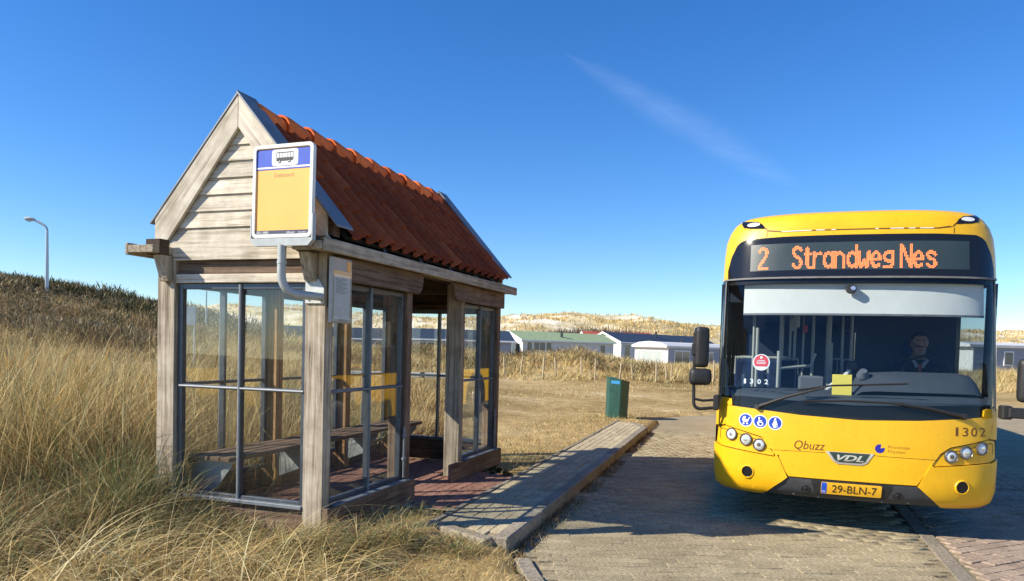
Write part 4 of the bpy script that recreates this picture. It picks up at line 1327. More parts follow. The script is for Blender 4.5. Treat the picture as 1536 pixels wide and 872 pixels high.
    patch('mask_seal', [(1.235, 2.352), (1.243, 2.335), (-1.243, 2.335), (-1.235, 2.352)], MATS['rubber_grey'], 0.010, 0.01)
    disp = patch('destination_display', [(-.985, 2.418), (.970, 2.418), (.970, 2.692), (-.985, 2.692)], MATS['display_panel'], 0.008, 0, mask)
    led_text(disp)
    # hatch joint across the dome, with pale strips painted for the light showing in it
    def strip(x0, x1, t): return [(x0, 2.838 + .006 * 0 - t), (x1, 2.838 - t), (x1, 2.838 + t), (x0, 2.838 + t)]
    hj = patch('hatch_joint', [(-.842, 2.830), (-.70, 2.812), (.70, 2.812), (.822, 2.830), (.80, 2.842), (.70, 2.824), (-.70, 2.824), (-.82, 2.842)], MATS['seam_dark'], 0.002, 0, head)
    for x0, x1 in ((-.70, -.42), (-.38, -.30), (-.24, -.20), (.15, .18), (.28, .40), (.44, .50), (.54, .66)):
        patch('joint_light_bit', [(x0, 2.815), (x1, 2.815), (x1, 2.822), (x0, 2.822)], MATS['lens_white'], 0.0035, 0, hj)
    for s in (1, -1):
        M = (lambda p: p) if s == 1 else mir
        patch('hatch_joint', M([(.818, 2.833), (.836, 2.837), (.868, 2.868), (.857, 2.876)]), MATS['seam_dark'], 0.002, 0, head)
        patch('header_joint', M([(.835, 2.768), (.841, 2.768), (.841, 2.826), (.835, 2.826)]), MATS['seam_dark'], 0.0015, 0, head)
        cl = patch('clearance_light', M([(.855, 2.866), (.872, 2.860), (1.0, 2.872), (1.068, 2.892), (1.092, 2.945), (1.085, 2.985), (1.03, 2.962), (.93, 2.944), (.885, 2.912)]), MATS['gloss_black'], 0.004, 0.006)
        patch('clearance_lens', circle(s * .970, 2.912, .062, 18, .022), MATS['lens_white'], 0.010, 0.006, cl)

def led_text(parent):
    G = {}                                                    # strokes on a grid: columns right, rows up from the base line
    def E(cx, cy, rx, ry, a0, a1, n=14): return [(cx + rx * math.cos(math.radians(a0 + (a1 - a0) * k / n)), cy + ry * math.sin(math.radians(a0 + (a1 - a0) * k / n))) for k in range(n + 1)]
    G['2'] = (8.5, [E(3.7, 14.2, 2.9, 3.4, 165, -20) + [(5.2, 9.5), (1.1, 3.2), (1.0, 1)], [(1, 1), (7, 1)]])
    G['S'] = (8.5, [E(3.9, 14.2, 2.9, 3.4, 20, 200) + [(2.0, 11.2), (5.4, 8.4), (6.7, 5.8)] + E(3.8, 4.6, 2.9, 3.6, 10, -165)])
    G['t'] = (6.5, [[(2.6, 16.5), (2.6, 3.2), (3.6, 1.1), (5.6, 1.0)], [(0.6, 12), (5.4, 12)]])
    G['r'] = (7, [[(1.2, 13), (1.2, 1)], [(1.4, 9.8), (3.2, 12.2), (6.0, 12.4)]])
    G['a'] = (8.5, [[(6.7, 13), (6.7, 1)], E(3.9, 7.0, 2.9, 5.6, 40, 320)])
    G['n'] = (8.5, [[(1.2, 13), (1.2, 1)], [(1.4, 10.6), (3.2, 12.4), (5.0, 12.4), (6.7, 10.4), (6.7, 1)]])
    G['d'] = (8.5, [[(6.7, 18.2), (6.7, 1)], E(3.9, 7.0, 2.9, 5.6, 40, 320)])
    G['w'] = (9.5, [[(1, 13), (1.4, 3), (2.4, 1.0), (4.3, 6.5), (6.2, 1.0), (7.2, 3), (7.6, 13)]])
    G['e'] = (8.5, [E(3.9, 6.8, 2.9, 5.7, -40, -330) + [(6.8, 7.2), (1.4, 7.2)]])
    G['g'] = (9, [E(4.2, 9.0, 3.0, 3.6, 0, 360), [(7.2, 13), (7.2, 4), (5.8, 1.2), (3.4, 0.9), (1.4, 1.2)]])
    G['N'] = (9.5, [[(1.2, 1), (1.2, 18.2)], [(7.8, 1), (7.8, 18.2)], [(1.6, 17.6), (7.4, 1.8)]])
    G['s'] = (8.5, [E(3.9, 10.0, 2.7, 2.6, 15, 190) + [(2.4, 7.8), (5.6, 6.4)] + E(3.8, 3.8, 2.8, 2.8, 30, -160)])
    P = 0.01235
    def px(x): return -0.591 + (x - 1189.8) * 0.005913
    spots = [('2', 1135.9), ('S', 1189.6), ('t', 1207.9), ('r', 1221.6), ('a', 1237.2), ('n', 1254.2), ('d', 1273.0), ('w', 1290.0), ('e', 1308.4), ('g', 1326.6), ('N', 1351.3), ('e', 1370.2), ('s', 1389.2)]
    bm = bmesh.new()
    z0 = 2.428
    def dist(p, a, b):
        vx, vy = b[0] - a[0], b[1] - a[1]; L = vx * vx + vy * vy
        t = 0 if L == 0 else max(0, min(1, ((p[0] - a[0]) * vx + (p[1] - a[1]) * vy) / L))
        return math.hypot(p[0] - a[0] - t * vx, p[1] - a[1] - t * vy)
    half = 0.0047
    for ch, x in spots:
        wd, strokes = G[ch]
        w0 = px(x)
        for c in range(int(wd) + 1):
            for r in range(20):
                p = (c + 0.5, r + 0.5)
                if any(dist(p, a, b) < 1.18 for st in strokes for a, b in zip(st, st[1:])):
                    w = w0 + p[0] * P; z = z0 + p[1] * P
                    q = [skin_p(w + dx * half, z + dz * half, 0.0105)[0] for dx, dz in ((-1, -1), (1, -1), (1, 1), (-1, 1))]
                    bm.faces.new([bm.verts.new(v) for v in q])
    me = bpy.data.meshes.new('display_lettering'); bm.to_mesh(me); bm.free()
    link('display_lettering', me, MATS['led_orange'], parent)

def build_bus_glass():
    # windscreen: one bowed pane; black ceramic border behind it
    g = [(-1.262, 1.062), (-1.12, 1.062), (-1.10, 1.040), (-.842, 1.020), (-.474, .992), (.055, .972), (.563, .992), (.96, 1.024), (1.10, 1.040), (1.12, 1.062), (1.262, 1.062), (1.264, 1.6), (1.260, 2.333), (-1.260, 2.333), (-1.264, 1.6)]
    ws = patch('windscreen', g, MATS['bus_glass'], -0.004)
    patch('windscreen_border', [(-1.25, 1.064), (-1.12, 1.064), (-1.10, 1.042), (-.842, 1.022), (-.474, .994), (.055, .974), (.563, .994), (.96, 1.026), (1.10, 1.042), (1.12, 1.064), (1.25, 1.064), (1.25, 1.145), (1.0, 1.155), (.55, 1.135), (.0, 1.115), (-.55, 1.135), (-1.0, 1.155), (-1.25, 1.145)], MATS['frit_black'], -0.016, 0, ws)
    patch('windscreen_border', [(-1.25, 2.29), (1.25, 2.29), (1.25, 2.331), (-1.25, 2.331)], MATS['frit_black'], -0.016, 0, ws)
    for s in (1, -1):
        M = (lambda p: p) if s == 1 else mir
        patch('pillar_seal', M([(1.226, 1.10), (1.236, 1.10), (1.228, 2.33), (1.218, 2.33)]), MATS['rubber_grey'], 0.004, 0.008, ws)
        patch('corner_post', M([(1.238, 1.09), (1.2745, 1.11), (1.269, 1.6), (1.256, 2.335), (1.228, 2.335)]), MATS['gloss_black'], -0.008, 0.01)
    # roller blind drawn a little way down
    bl = patch('roller_blind', [(-1.075, 1.998), (1.19, 1.998), (1.19, 2.30), (-1.075, 2.30)], MATS['blind_white'], -0.075, 0.004)
    patch('blind_bar', [(-1.075, 1.985), (1.19, 1.985), (1.19, 2.004), (-1.075, 2.004)], MATS['rubber_grey'], -0.070, 0.012, bl)
    patch('blind_tab', [(.42, 1.975), (.50, 1.975), (.50, 1.988), (.42, 1.988)], MATS['plastic_black'], -0.068, 0.006, bl)
    # camera on the glass, its foot
    p, n = skin_p(-.05, 2.235, -0.03)
    cb = tube('front_camera', [p + n * 0.0, p + n * 0.055], [.05, .042], MATS['plastic_black'], bus, 14)
    tube('camera_lens', [p + n * .054 + Vector((.015, 0, -.005)), p + n * .062 + Vector((.015, 0, -.005))], [.024, .020], MATS['chrome'], cb, 12)
    # stickers on the inside of the glass
    st = patch('windscreen_sticker', circle(-.850, 1.497, .082, 28), MATS['sign_white'], -0.010)
    patch('sticker_red', [[(-.850 + .070 * math.cos(t), 1.500 + .070 * math.sin(t)) for t in [math.radians(a) for a in range(-40, 221, 13)]]], MATS['red_sticker'], -0.0085, 0, st)
    patch('sticker_dot', circle(-.850, 1.545, .013, 12), MATS['sign_white'], -0.007, 0, st)
    for k, (a, z) in enumerate(((.034, 1.512), (.046, 1.496), (.042, 1.482))):
        patch('sticker_lines', [(-.850 - a, z), (-.850 + a, z), (-.850 + a, z + .006), (-.850 - a, z + .006)], MATS['lens_white'], -0.007, 0, st)
    patch_text('inner_number', '1', -1.010, 1.280, .020, MATS['sign_white'], -0.009, ws, 0, .048, .02)
    for ch, x in (('3', -.952), ('0', -.880), ('2', -.812)):
        patch_text('inner_number', ch, x, 1.282, .034, MATS['sign_white'], -0.009, ws, 0, .048, .02)
    # wipers: arm and blade
    for pts, bl_ in (([(-.862, 1.052), (-.60, 1.165), (-.25, 1.275)], [(-.50, 1.235), (-.20, 1.292), (.45, 1.335)]), ([(.93, 1.050), (.62, 1.115), (.30, 1.150)], [(-.45, 1.128), (-.1, 1.152), (.42, 1.150)])):
        P = [skin_p(w, z, 0.030)[0] for w, z in pts]
        wp = tube('wiper', P, [.019, .014, .010], MATS['plastic_black'], bus, 8)
        a, n = skin_p(*pts[0], 0.0)
        tube('wiper_pivot', [a, a + n * .05], [.032, .024], MATS['plastic_black'], wp, 10)
        tube('wiper_blade', [skin_p(w, z, 0.020)[0] for w, z in bl_], .0095, MATS['rubber'], wp, 6)

def build_bus_body():
    Y = MATS['bus_yellow']
    L = 11.9
    zs_low = [(.24, 1.25), (.35, 1.27), (.60, 1.275), (1.0, 1.275), (1.05, 1.275)]
    zs_up = [(2.30, 1.2625), (2.33, 1.262), (2.6, 1.255), (2.75, 1.24), (2.86, 1.205), (2.94, 1.155), (2.99, 1.10), (3.025, 1.04), (3.045, .97)]
    def side_strip(name, zs, mat, y_to, s, inset=0.0, cuts=1, y_from=None):
        bm = bmesh.new()
        rows = []
        for z, w in zs:
            y0 = (prof_at(z)[0] + .42) if y_from is None else y_from
            rows.append([bm.verts.new((s * (w - inset), y0 + (y_to - y0) * k / cuts, z)) for k in range(cuts + 1)])
        for A, B in zip(rows, rows[1:]):
            for k in range(cuts): bm.faces.new((A[k], A[k + 1], B[k + 1], B[k]))
        return bm_obj(name, bm, mat, bus, smooth=True)
    for s in (1, -1):
        side_strip('side_wall', zs_low, Y, L, s)
        side_strip('cantrail', zs_up, Y, L, s)
        # black band over the side windows
        bm = bmesh.new()
        q = [(s * 1.2655, 1.0, 2.30), (s * 1.2655, L - .02, 2.30), (s * 1.2585, L - .02, 2.60), (s * 1.2585, 1.0, 2.60)]
        bm.faces.new([bm.verts.new(v) for v in q])
        bm_obj('window_band', bm, MATS['gloss_black'], bus)
        # side glazing between black posts
        ys = [0.62, 1.95, 3.4, 4.85, 6.3, 7.75, 9.2, 10.5, L]
        for a, b in zip(ys, ys[1:]):
            g = bmesh.new()
            q = [(s * 1.270, a + .05, 1.05), (s * 1.270, b - .05, 1.05), (s * 1.255, b - .05, 2.30), (s * 1.255, a + .05, 2.30)]
            g.faces.new([g.verts.new(v) for v in q])
            bm_obj('side_window', g, MATS['side_glass'], bus)
        bm = bmesh.new()
        for a in ys[:-1] + [L - .05]:
            add_box(bm, s * 1.20, s * 1.272, a - .05, a + .05, 1.04, 2.31)
        bm_obj('window_posts', bm, MATS['gloss_black'], bus)
        # wheel with tyre and rim, in a dark arch
        for yw in (2.75, 8.75):
            bm = bmesh.new()
            bm.faces.new([bm.verts.new((s * 1.2765, yw + .60 * math.cos(t), max(.245, .40 + .60 * math.sin(t)))) for t in [math.radians(a) for a in range(-25, 206, 11)]])
            bm_obj('wheel_arch', bm, MATS['plastic_black'], bus)
            bm = bmesh.new(); add_tube(bm, [(s * 1.00, yw, .372), (s * 1.285, yw, .372)], .49, 28)
            wh = bm_obj('wheel', bm, MATS['rubber'], bus, smooth=True)
            tube('rim', [(s * 1.25, yw, .372), (s * 1.292, yw, .372)], [.30, .27], MATS['galvanised'], wh, 24)
    # roof
    bm = bmesh.new()
    bm.faces.new([bm.verts.new((w, skin(w, 3.045), 3.045)) for w in [-.97 + 1.94 * k / 24 for k in range(25)]] + [bm.verts.new(v) for v in ((.97, L, 3.045), (-.97, L, 3.045))])
    bm_obj('roof', bm, Y, bus)
    box('roof_unit', -.62, .62, 5.2, 8.4, 3.047, 3.14, Y, bus, 0.04)
    tube('aerial', [(.42, 2.6, 3.04), (.42, 2.62, 3.26)], [.008, .006], MATS['lens_white'], bus, 6)
    # back wall and underside
    bm = bmesh.new()
    zs = [(z, w) for z, w in [(.3, 1.26)] + zs_low[2:] + zs_up]
    pts = [(w, z) for z, w in zs] + [(-w, z) for z, w in reversed(zs)]
    add_prism(bm, pts, 1, L, L + .05)
    bm_obj('rear_wall', bm, Y, bus)
    box('underframe', -1.15, 1.15, .38, L - .1, .20, .30, MATS['plastic_black'], bus, 0)
    # inside: floor, lining, firewall, dashboard
    box('cabin_floor', -1.22, 1.22, .30, L - .02, .32, .36, MATS['interior_grey'], bus, 0)
    box('cabin_ceiling', -1.15, 1.15, .50, L - .02, 2.36, 2.38, MATS['interior_navy'], bus, 0)
    box('rear_lining', -1.2, 1.2, L - .06, L - .02, .4, 2.35, MATS['interior_navy'], bus, 0)
    for s in (1, -1):
        box('inner_lining', s * 1.215, s * 1.235, .75, L - .1, .36, 1.06, MATS['interior_navy'], bus, 0)
        box('inner_cove', s * 0.80, s * 1.195, .85, L - .1, 2.14, 2.355, MATS['interior_navy'], bus, 0)
    bm = bmesh.new()
    xs = [-1.20, -1.15, -1.08, -.98, -.8, -.5, -.2, .2, .5, .8, .98, 1.08, 1.15, 1.20]
    rows = []
    for zz, off in ((1.00, .05), (1.165, .045), (1.185, .075), (1.225, .30)):
        rows.append([bm.verts.new((x, skin(x, zz) + off * (1 if off < .2 else 1 - .45 * abs(x)), zz)) for x in xs])
    rows.append([bm.verts.new((x, .78, 1.225)) for x in xs]); rows.append([bm.verts.new((x, .80, .36)) for x in xs])
    for A, B in zip(rows, rows[1:]):
        for k in range(len(xs) - 1): bm.faces.new((A[k], A[k + 1], B[k + 1], B[k]))
    dash = bm_obj('dashboard', bm, MATS['dash_grey'], bus, smooth=True)
    # instrument hood before the driver
    bm = bmesh.new()
    secs = [(.02, 1.22), (.08, 1.37), (.20, 1.425), (.40, 1.44), (.95, 1.44), (1.06, 1.415), (1.13, 1.34), (1.17, 1.22)]
    def dd(x): return skin(x, 1.3)
    front = [bm.verts.new((x, dd(x) * .8 + .16, min(1.20 + (z - 1.22) * .25, 1.25))) for x, z in secs]
    mid = [bm.verts.new((x, dd(x) * .6 + .30, 1.20 + (z - 1.22) * .72)) for x, z in secs]
    top = [bm.verts.new((x, dd(x) * .4 + .46, z)) for x, z in secs]
    back = [bm.verts.new((x, .82, z - .01)) for x, z in secs]
    low = [bm.verts.new((x, .86, .9)) for x, z in secs]
    for A, B in ((front, mid), (mid, top), (top, back), (back, low)):
        for k in range(len(secs) - 1): bm.faces.new((A[k], A[k + 1], B[k + 1], B[k]))
    bm_obj('instrument_hood', bm, MATS['dash_grey'], dash, smooth=True)
    for (w0, w1, d0) in ((-.75, -.35, .16), (.02, .30, .14)):
        bm = bmesh.new(); add_prism(bm, circle((w0 + w1) / 2, d0 + .04, .17, 20, .045), 2, 1.172, 1.196)
        bm_obj('air_vent', bm, MATS['dash_dark'], dash)
    p = Vector((.11, .40, 1.42))
    tube('dash_sensor', [p + Vector((0, .02, -.03)), p + Vector((0, -.02, .02))], [.06, .035], MATS['interior_grey'], dash, 14)
    # steering wheel and column
    c = Vector((.76, .92, 1.40)); tilt = Matrix.Rotation(math.radians(62), 3, 'X')
    pts = [c + tilt @ Vector((.225 * math.cos(t), .225 * math.sin(t), 0)) for t in [2 * PI * k / 28 for k in range(29)]]
    sw = tube('steering_wheel', pts, .016, MATS['plastic_black'], bus, 8)
    tube('column', [c + tilt @ Vector((0, 0, -.02)), c + Vector((0, -.12, -.35))], [.07, .05], MATS['plastic_black'], sw, 10)
    for a in (0, 120, 240):
        t = math.radians(a - 90)
        tube('spoke', [c, c + tilt @ Vector((.215 * math.cos(t), .215 * math.sin(t), 0))], .012, MATS['plastic_black'], sw, 6)
    # cab partition and driver's seat
    box('cab_partition', .18, 1.20, 1.75, 1.78, .36, 2.30, MATS['interior_navy'], bus, 0)
    box('cab_door', .15, .19, .85, 1.76, .36, 1.30, MATS['interior_navy'], bus, 0.01)
    ds = box('driver_seat', .50, 1.02, 1.12, 1.62, .72, .86, MATS['seat_blue'], bus, 0.04)
    box('driver_backrest', .52, 1.00, 1.50, 1.64, .80, 1.55, MATS['seat_blue'], ds, 0.05)
    box('headrest', .64, .88, 1.50, 1.60, 1.58, 1.76, MATS['seat_blue'], ds, 0.04)
    # passenger seats in pairs, with grab handles
    sm = {}
    def seat(x, y):
        bm = bmesh.new(); add_box(bm, x - .21, x + .21, y, y + .42, .78, .86, .03)
        s = bm_obj('passenger_seat', bm, MATS['seat_blue'], bus)
        bm = bmesh.new(); add_box(bm, x - .21, x + .21, y + .40, y + .47, .82, 1.50, .03)
        bm_obj('seat_back', bm, MATS['seat_blue'], s)
        add = [(x - .2, y + .43, 1.30), (x - .2, y + .43, 1.53), (x + .2, y + .43, 1.53), (x + .2, y + .43, 1.30)]
        tube('seat_handle', add, .016, MATS['pole_pale'], s, 6)
        bm = bmesh.new(); add_box(bm, x - .18, x + .18, y + .05, y + .3, .36, .779)
        bm_obj('seat_foot', bm, MATS['interior_grey'], s)
    for y in (2.5, 3.5, 4.4, 5.3, 6.2, 7.1):
        for x in ((-.98, -.54, .56, 1.0) if y > 3 else (-.98, .56, 1.0)): seat(x, y)
    # grab poles
    for x, y, z0, z1 in ((-.66, 1.35, .36, 1.62), (-.62, 2.35, .36, 2.34), (-.08, 1.95, .36, 2.34), (.30, 3.3, .36, 2.34), (-.38, 4.2, .36, 2.34), (.36, 5.1, .36, 2.34), (-.36, 6.6, .36, 2.34), (.02, 2.9, 1.0, 1.75), (-.20, 3.0, .36, 2.34), (.10, 4.6, .36, 2.34), (-.52, 5.4, .36, 2.34), (.22, 6.0, .36, 2.34), (-.10, 7.4, .36, 2.34), (-.95, 2.9, .36, 2.2), (-.90, 1.9, .36, 1.9), (-1.03, .75, 1.16, 1.36)):
        tube('grab_pole', [(x, y, z0), (x, y, z1)], .018, MATS['pole_pale'], bus, 8)
    tube('grab_rail', [(-.66, 1.35, 1.42), (-.30, 1.55, 1.46), (-.26, 1.58, 1.60)], .018, MATS['pole_pale'], bus, 8)
    for k, y in enumerate((2.2, 2.9, 3.6, 4.6)):
        tube('grab_rail', [(-.42, y, 2.12), (-.42, y + .6, 2.12)], .016, MATS['pole_pale'], bus, 6)
        tube('hand_strap', [(-.42, y + .2, 2.12), (-.42, y + .2, 1.93)], .02, MATS['pole_pale'], bus, 6)
    # ticket reader on a bent arm, stop button
    tube('reader_arm', [(-.20, .72, 1.22), (-.02, .74, 1.36), (.03, .74, 1.46)], [.030, .032, .018], MATS['pole_pale'], bus, 8)
    box('reader', .0, .09, .70, .78, 1.44, 1.53, MATS['plastic_black'], bus, 0.01)
    box('stop_button', -.36, -.31, 2.32, 2.36, 1.86, 1.96, MATS['red_sticker'], bus, 0.008)
    box('ticket_machine', -.46, -.20, .85, 1.0, 1.05, 1.36, MATS['interior_grey'], bus, 0.02)

def build_mirrors():
    K = MATS['plastic_black']
    pts = [(-1.25, .22, 1.10), (-1.40, .17, 1.085), (-1.485, .15, 1.10)] 
    lo = [(-1.25, .22, 1.02)] + [(-1.38, .17, 1.005)] + arc_pts((-1.42, .16, 1.00), (-1.487, .15, 1.00), (-1.49, .15, 1.07), 5) + [(-1.496, .15, 1.25), (-1.500, .15, 1.78)]
    arm = tube('mirror_arm', lo, .017, K, bus, 8)
    tube('mirror_strut', pts, .013, K, arm, 8)
    box('mirror_foot', -1.30, -1.24, .18, .30, .99, 1.145, K, arm, 0.012)
    def head(name, x0, x1, z0, z1, d0, d1, turn, parent):
        bm = bmesh.new()
        add_box(bm, x0, x1, d0, d1, z0, z1, 0)
        bmesh.ops.bevel(bm, geom=bm.edges[:], offset=min(x1 - x0, d1 - d0) * .38, segments=4, affect='EDGES', profile=.6)
        bmesh.ops.rotate(bm, verts=bm.verts[:], cent=((x0 + x1) / 2, (d0 + d1) / 2, (z0 + z1) / 2), matrix=Matrix.Rotation(turn, 3, 'Z'))
        return bm_obj(name, bm, K, parent, smooth=True)
    h = head('mirror', -1.505, -1.365, 1.425, 1.84, .10, .26, .3, bus)
    head('wide_mirror', -1.545, -1.325, 1.245, 1.415, .08, .24, .2, bus)
    box('mirror_clamp', -1.525, -1.475, .12, .18, 1.55, 1.67, K, h, 0.008)
    a2 = tube('mirror_arm', [(1.25, .25, 1.12), (1.36, .20, 1.09), (1.50, .17, 1.07), (1.58, .17, 1.12), (1.60, .17, 1.45)], .022, K, bus, 8)
    box('mirror_foot', 1.245, 1.33, .16, .30, 1.04, 1.165, K, a2, 0.012)
    box('mirror_foot_cover', 1.29, 1.43, .13, .24, 1.055, 1.15, K, a2, 0.012)
    head('mirror', 1.36, 1.60, 1.20, 1.60, .10, .27, -.15, bus)
build_bus_front()
build_bus_glass()
build_bus_body()
build_mirrors()

# ---------------------------------------------------------------- the driver, seated at the wheel
def build_driver():
    root = empty('person', (0, 0, 0), 0, 'bus driver in dark jersey, light collar and reddish tie sitting behind the steering wheel', 'person')
    root.matrix_world = Matrix.Translation((BUS_X, BUS_Y, BUS_Z)) @ Matrix.Rotation(-BUS_PHI, 4, 'Z') @ Matrix.Scale(BUS_S, 4) @ Matrix.Translation((.76, 1.36, .86))
    V, Ed, R = [], [], []
    def chain(start, pts):
        prev = start
        ids = []
        for (x, y, z, r) in pts:
            V.append((x, y, z)); R.append(r if isinstance(r, tuple) else (r, r)); i = len(V) - 1
            if prev is not None: Ed.append((prev, i))
            prev = i; ids.append(i)
        return ids
    # local: x right in the picture, y backwards, z up, seat at 0
    sp = chain(None, [(0, 0, .06, (.165, .12)), (0, .03, .24, (.16, .115)), (0, .05, .42, (.18, .125)), (0, .03, .59, (.16, .105)), (0, .01, .69, (.10, .085)), (0, -.01, .735, (.060, .060)), (0, -.035, .79, (.062, .075)), (0, -.035, .87, (.078, .095)), (0, -.02, .945, (.078, .092)), (0, -.005, 1.0, (.055, .065))])
    chain(sp[6], [(0, -.10, .775, (.034, .030))])                        # chin
    chain(sp[7], [(0, -.125, .865, (.016, .020)), (0, -.148, .850, (.017, .014))])   # nose
    for s in (1, -1):
        chain(sp[7], [(s * .085, -.012, .87, (.018, .030))])             # ear
        arm = chain(sp[3], [(s * .205, .03, .60, .074), (s * .255, -.03, .44, .052), (s * .285, -.10, .32, .046), (s * .255, -.22, .37, .042), (s * .225, -.33, .455, .034), (s * .215, -.372, .492, (.040, .024))])
        tip = arm[-1]
        # four fingers round the rim, the thumb along it
        for k in range(4):
            o = (k - 1.5) * .019
            l = (.92, 1.0, .96, .78)[k]
            chain(tip, [(s * (.213 + o * .55), -.405, .505 + o * .9, .0105), (s * (.212 + o * .5), -.405 - .034 * l, .520 + o * .85, .0095), (s * (.200 + o * .4), -.412 - .040 * l, .540 + o * .8, .0088), (s * (.188 + o * .3), -.392 - .03 * l, .553 + o * .8, .0078)])
        chain(tip, [(s * .186, -.385, .508, .0125), (s * .172, -.408, .530, .0105), (s * .170, -.420, .552, .0090)])
        leg = chain(sp[0], [(s * .095, -.10, .06, .095), (s * .12, -.42, .07, .066), (s * .13, -.50, -.02, .058), (s * .13, -.50, -.25, .048), (s * .13, -.47, -.42, .038), (s * .135, -.58, -.47, (.042, .03)), (s * .14, -.66, -.475, (.036, .022))])
    me = bpy.data.meshes.new('body')
    me.from_pydata(V, Ed, [])
    tmp = bpy.data.objects.new('body_source', me); COL.objects.link(tmp)
    md = tmp.modifiers.new('skin', 'SKIN'); md.use_smooth_shade = True
    if not me.skin_vertices: raise RuntimeError('no skin layer')
    for i, sv in enumerate(me.skin_vertices[0].data):
        sv.radius = R[i]; sv.use_root = (i == 0)
    ss = tmp.modifiers.new('sub', 'SUBSURF'); ss.levels = 2; ss.render_levels = 2
    bpy.context.view_layer.update()
    dg = bpy.context.evaluated_depsgraph_get()
    body = bpy.data.meshes.new_from_object(tmp.evaluated_get(dg))
    bpy.data.objects.remove(tmp)
    body.name = 'body'
    body.materials.clear()
    for m in ('skin_tone', 'cloth_navy', 'hair_grey'): body.materials.append(MATS[m])
    for p in body.polygons:
        c = p.center
        k = 0
        if c.z < .70 and c.y > -.335: k = 1
        if c.z < .09: k = 1
        if c.z > .915 and (c.y > -.10 or c.z > .965): k = 2
        elif c.z > .83 and c.y > .0: k = 2
        p.material_index = k
        p.use_smooth = True
    link('body', body, None, root)
    bm = bmesh.new()
    for s in (1, -1):
        bmesh.ops.create_uvsphere(bm, u_segments=10, v_segments=7, radius=.0125, matrix=Matrix.Translation((s * .032, -.112, .885)))
    bm_obj('eyes', bm, MATS['eye_white'], root, smooth=True)
    bm = bmesh.new()
    for s in (1, -1):
        bmesh.ops.create_uvsphere(bm, u_segments=8, v_segments=6, radius=.006, matrix=Matrix.Translation((s * .032, -.1225, .885)))
        add_tube(bm, [(s * .015, -.124, .908), (s * .05, -.112, .910)], .005, 6)
    bm_obj('pupils_and_brows', bm, MATS['eye_dark'], root, smooth=True)
    tube('mouth', [(-.024, -.117, .805), (0, -.126, .803), (.024, -.117, .805)], [.004, .006, .004], MATS['tie_red'], root, 6)
    for s in (1, -1):
        bm = bmesh.new()
        add_prism(bm, [(s * .004, .640), (s * .065, .715), (s * .085, .70), (s * .035, .61)], 1, -.120, -.075)
        bm_obj('collar', bm, MATS['cloth_white'], root)
        tube('piping', [(s * .16, -.085, .60), (s * .135, -.105, .50), (s * .125, -.105, .34)], .006, MATS['tie_red'], root, 6)
    bm = bmesh.new()
    add_prism(bm, [(-.022, .655), (.022, .655), (.014, .62), (.034, .42), (0, .385), (-.034, .42), (-.014, .62)], 1, -.128, -.105)
    bm_obj('tie', bm, MATS['tie_red'], root)
build_driver()
def build_card():
    root = empty('notice_card', (0, 0, 0), 0, 'small yellow card standing on the dashboard behind the windscreen', 'card')
    root.matrix_world = Matrix.Translation((BUS_X, BUS_Y, BUS_Z)) @ Matrix.Rotation(-BUS_PHI, 4, 'Z') @ Matrix.Scale(BUS_S, 4) @ Matrix.Translation((-.095, .20, 1.196))
    box('card', -.088, .088, .0, .012, 0.0, .205, MATS['card_yellow'], root, 0.002, rot=(math.radians(-6), 0, 0))
    box('card_foot', -.07, .07, .012, .08, 0.0, .012, MATS['card_yellow'], root, 0.002)
build_card()

# ---------------------------------------------------------------- bin, lamp, signs, posts, rail
def build_bin():
    b = empty('litter_bin', (2.43, 16.92, 0.0), 0, 'dark green six-sided litter bin leaning at the end of the path', 'litter bin')
    b.rotation_euler = (math.radians(-1), math.radians(1.8), math.radians(14))
    r, H = .272, .86
    bm = bmesh.new()
    P = [(r * math.cos(math.radians(60 * k + 24)), r * math.sin(math.radians(60 * k + 24))) for k in range(6)]
    lo = [bm.verts.new((x * .95, y * .95, -.03)) for x, y in P]
    hi = [bm.verts.new((x, y, H - .11 * (y + r) / (2 * r) * 0 - .05 * x / r + .03)) for x, y in P]
    for k in range(6): bm.faces.new((lo[k], lo[(k + 1) % 6], hi[(k + 1) % 6], hi[k]))
    bm.faces.new(lo[::-1])
    bmesh.ops.bevel(bm, geom=[e for e in bm.edges], offset=.012, segments=2, affect='EDGES')
    bm_obj('body', bm, MATS['bin_green'], b)
    bm = bmesh.new()
    A = [bm.verts.new((v[0] * 1.02, v[1] * 1.02, H - .05 * v[0] / r + .020)) for v in P]
    B = [bm.verts.new((v[0] * 1.02, v[1] * 1.02, H - .05 * v[0] / r + .052)) for v in P]
    C = [bm.verts.new((v[0] * .62, v[1] * .62, H - .05 * v[0] / r + .060)) for v in P]
    D = [bm.verts.new((v[0] * .62, v[1] * .62, H - .25)) for v in P]
    for X, Y in ((A, B), (B, C), (C, D)):
        for k in range(6): bm.faces.new((X[k], X[(k + 1) % 6], Y[(k + 1) % 6], Y[k]))
    bm.faces.new(D)
    bm_obj('rim', bm, MATS['bin_green'], b)
    # blue label under the rim, on the facet that faces the road side
    k = 3
    p0, p1 = Vector((*P[3], 0)), Vector((*P[4], 0))
    t = (p1 - p0).normalized(); n = Vector((t.y, -t.x, 0)); c = (p0 + p1) / 2
    bm = bmesh.new()
    q = [c + t * a + n * .004 + Vector((0, 0, z)) for a, z in ((-.10, H - .045), (.10, H - .055), (.10, H + .02), (-.10, H + .025))]
    bm.faces.new([bm.verts.new(v) for v in q])
    bm_obj('label', bm, MATS['bin_sticker'], b)
build_bin()

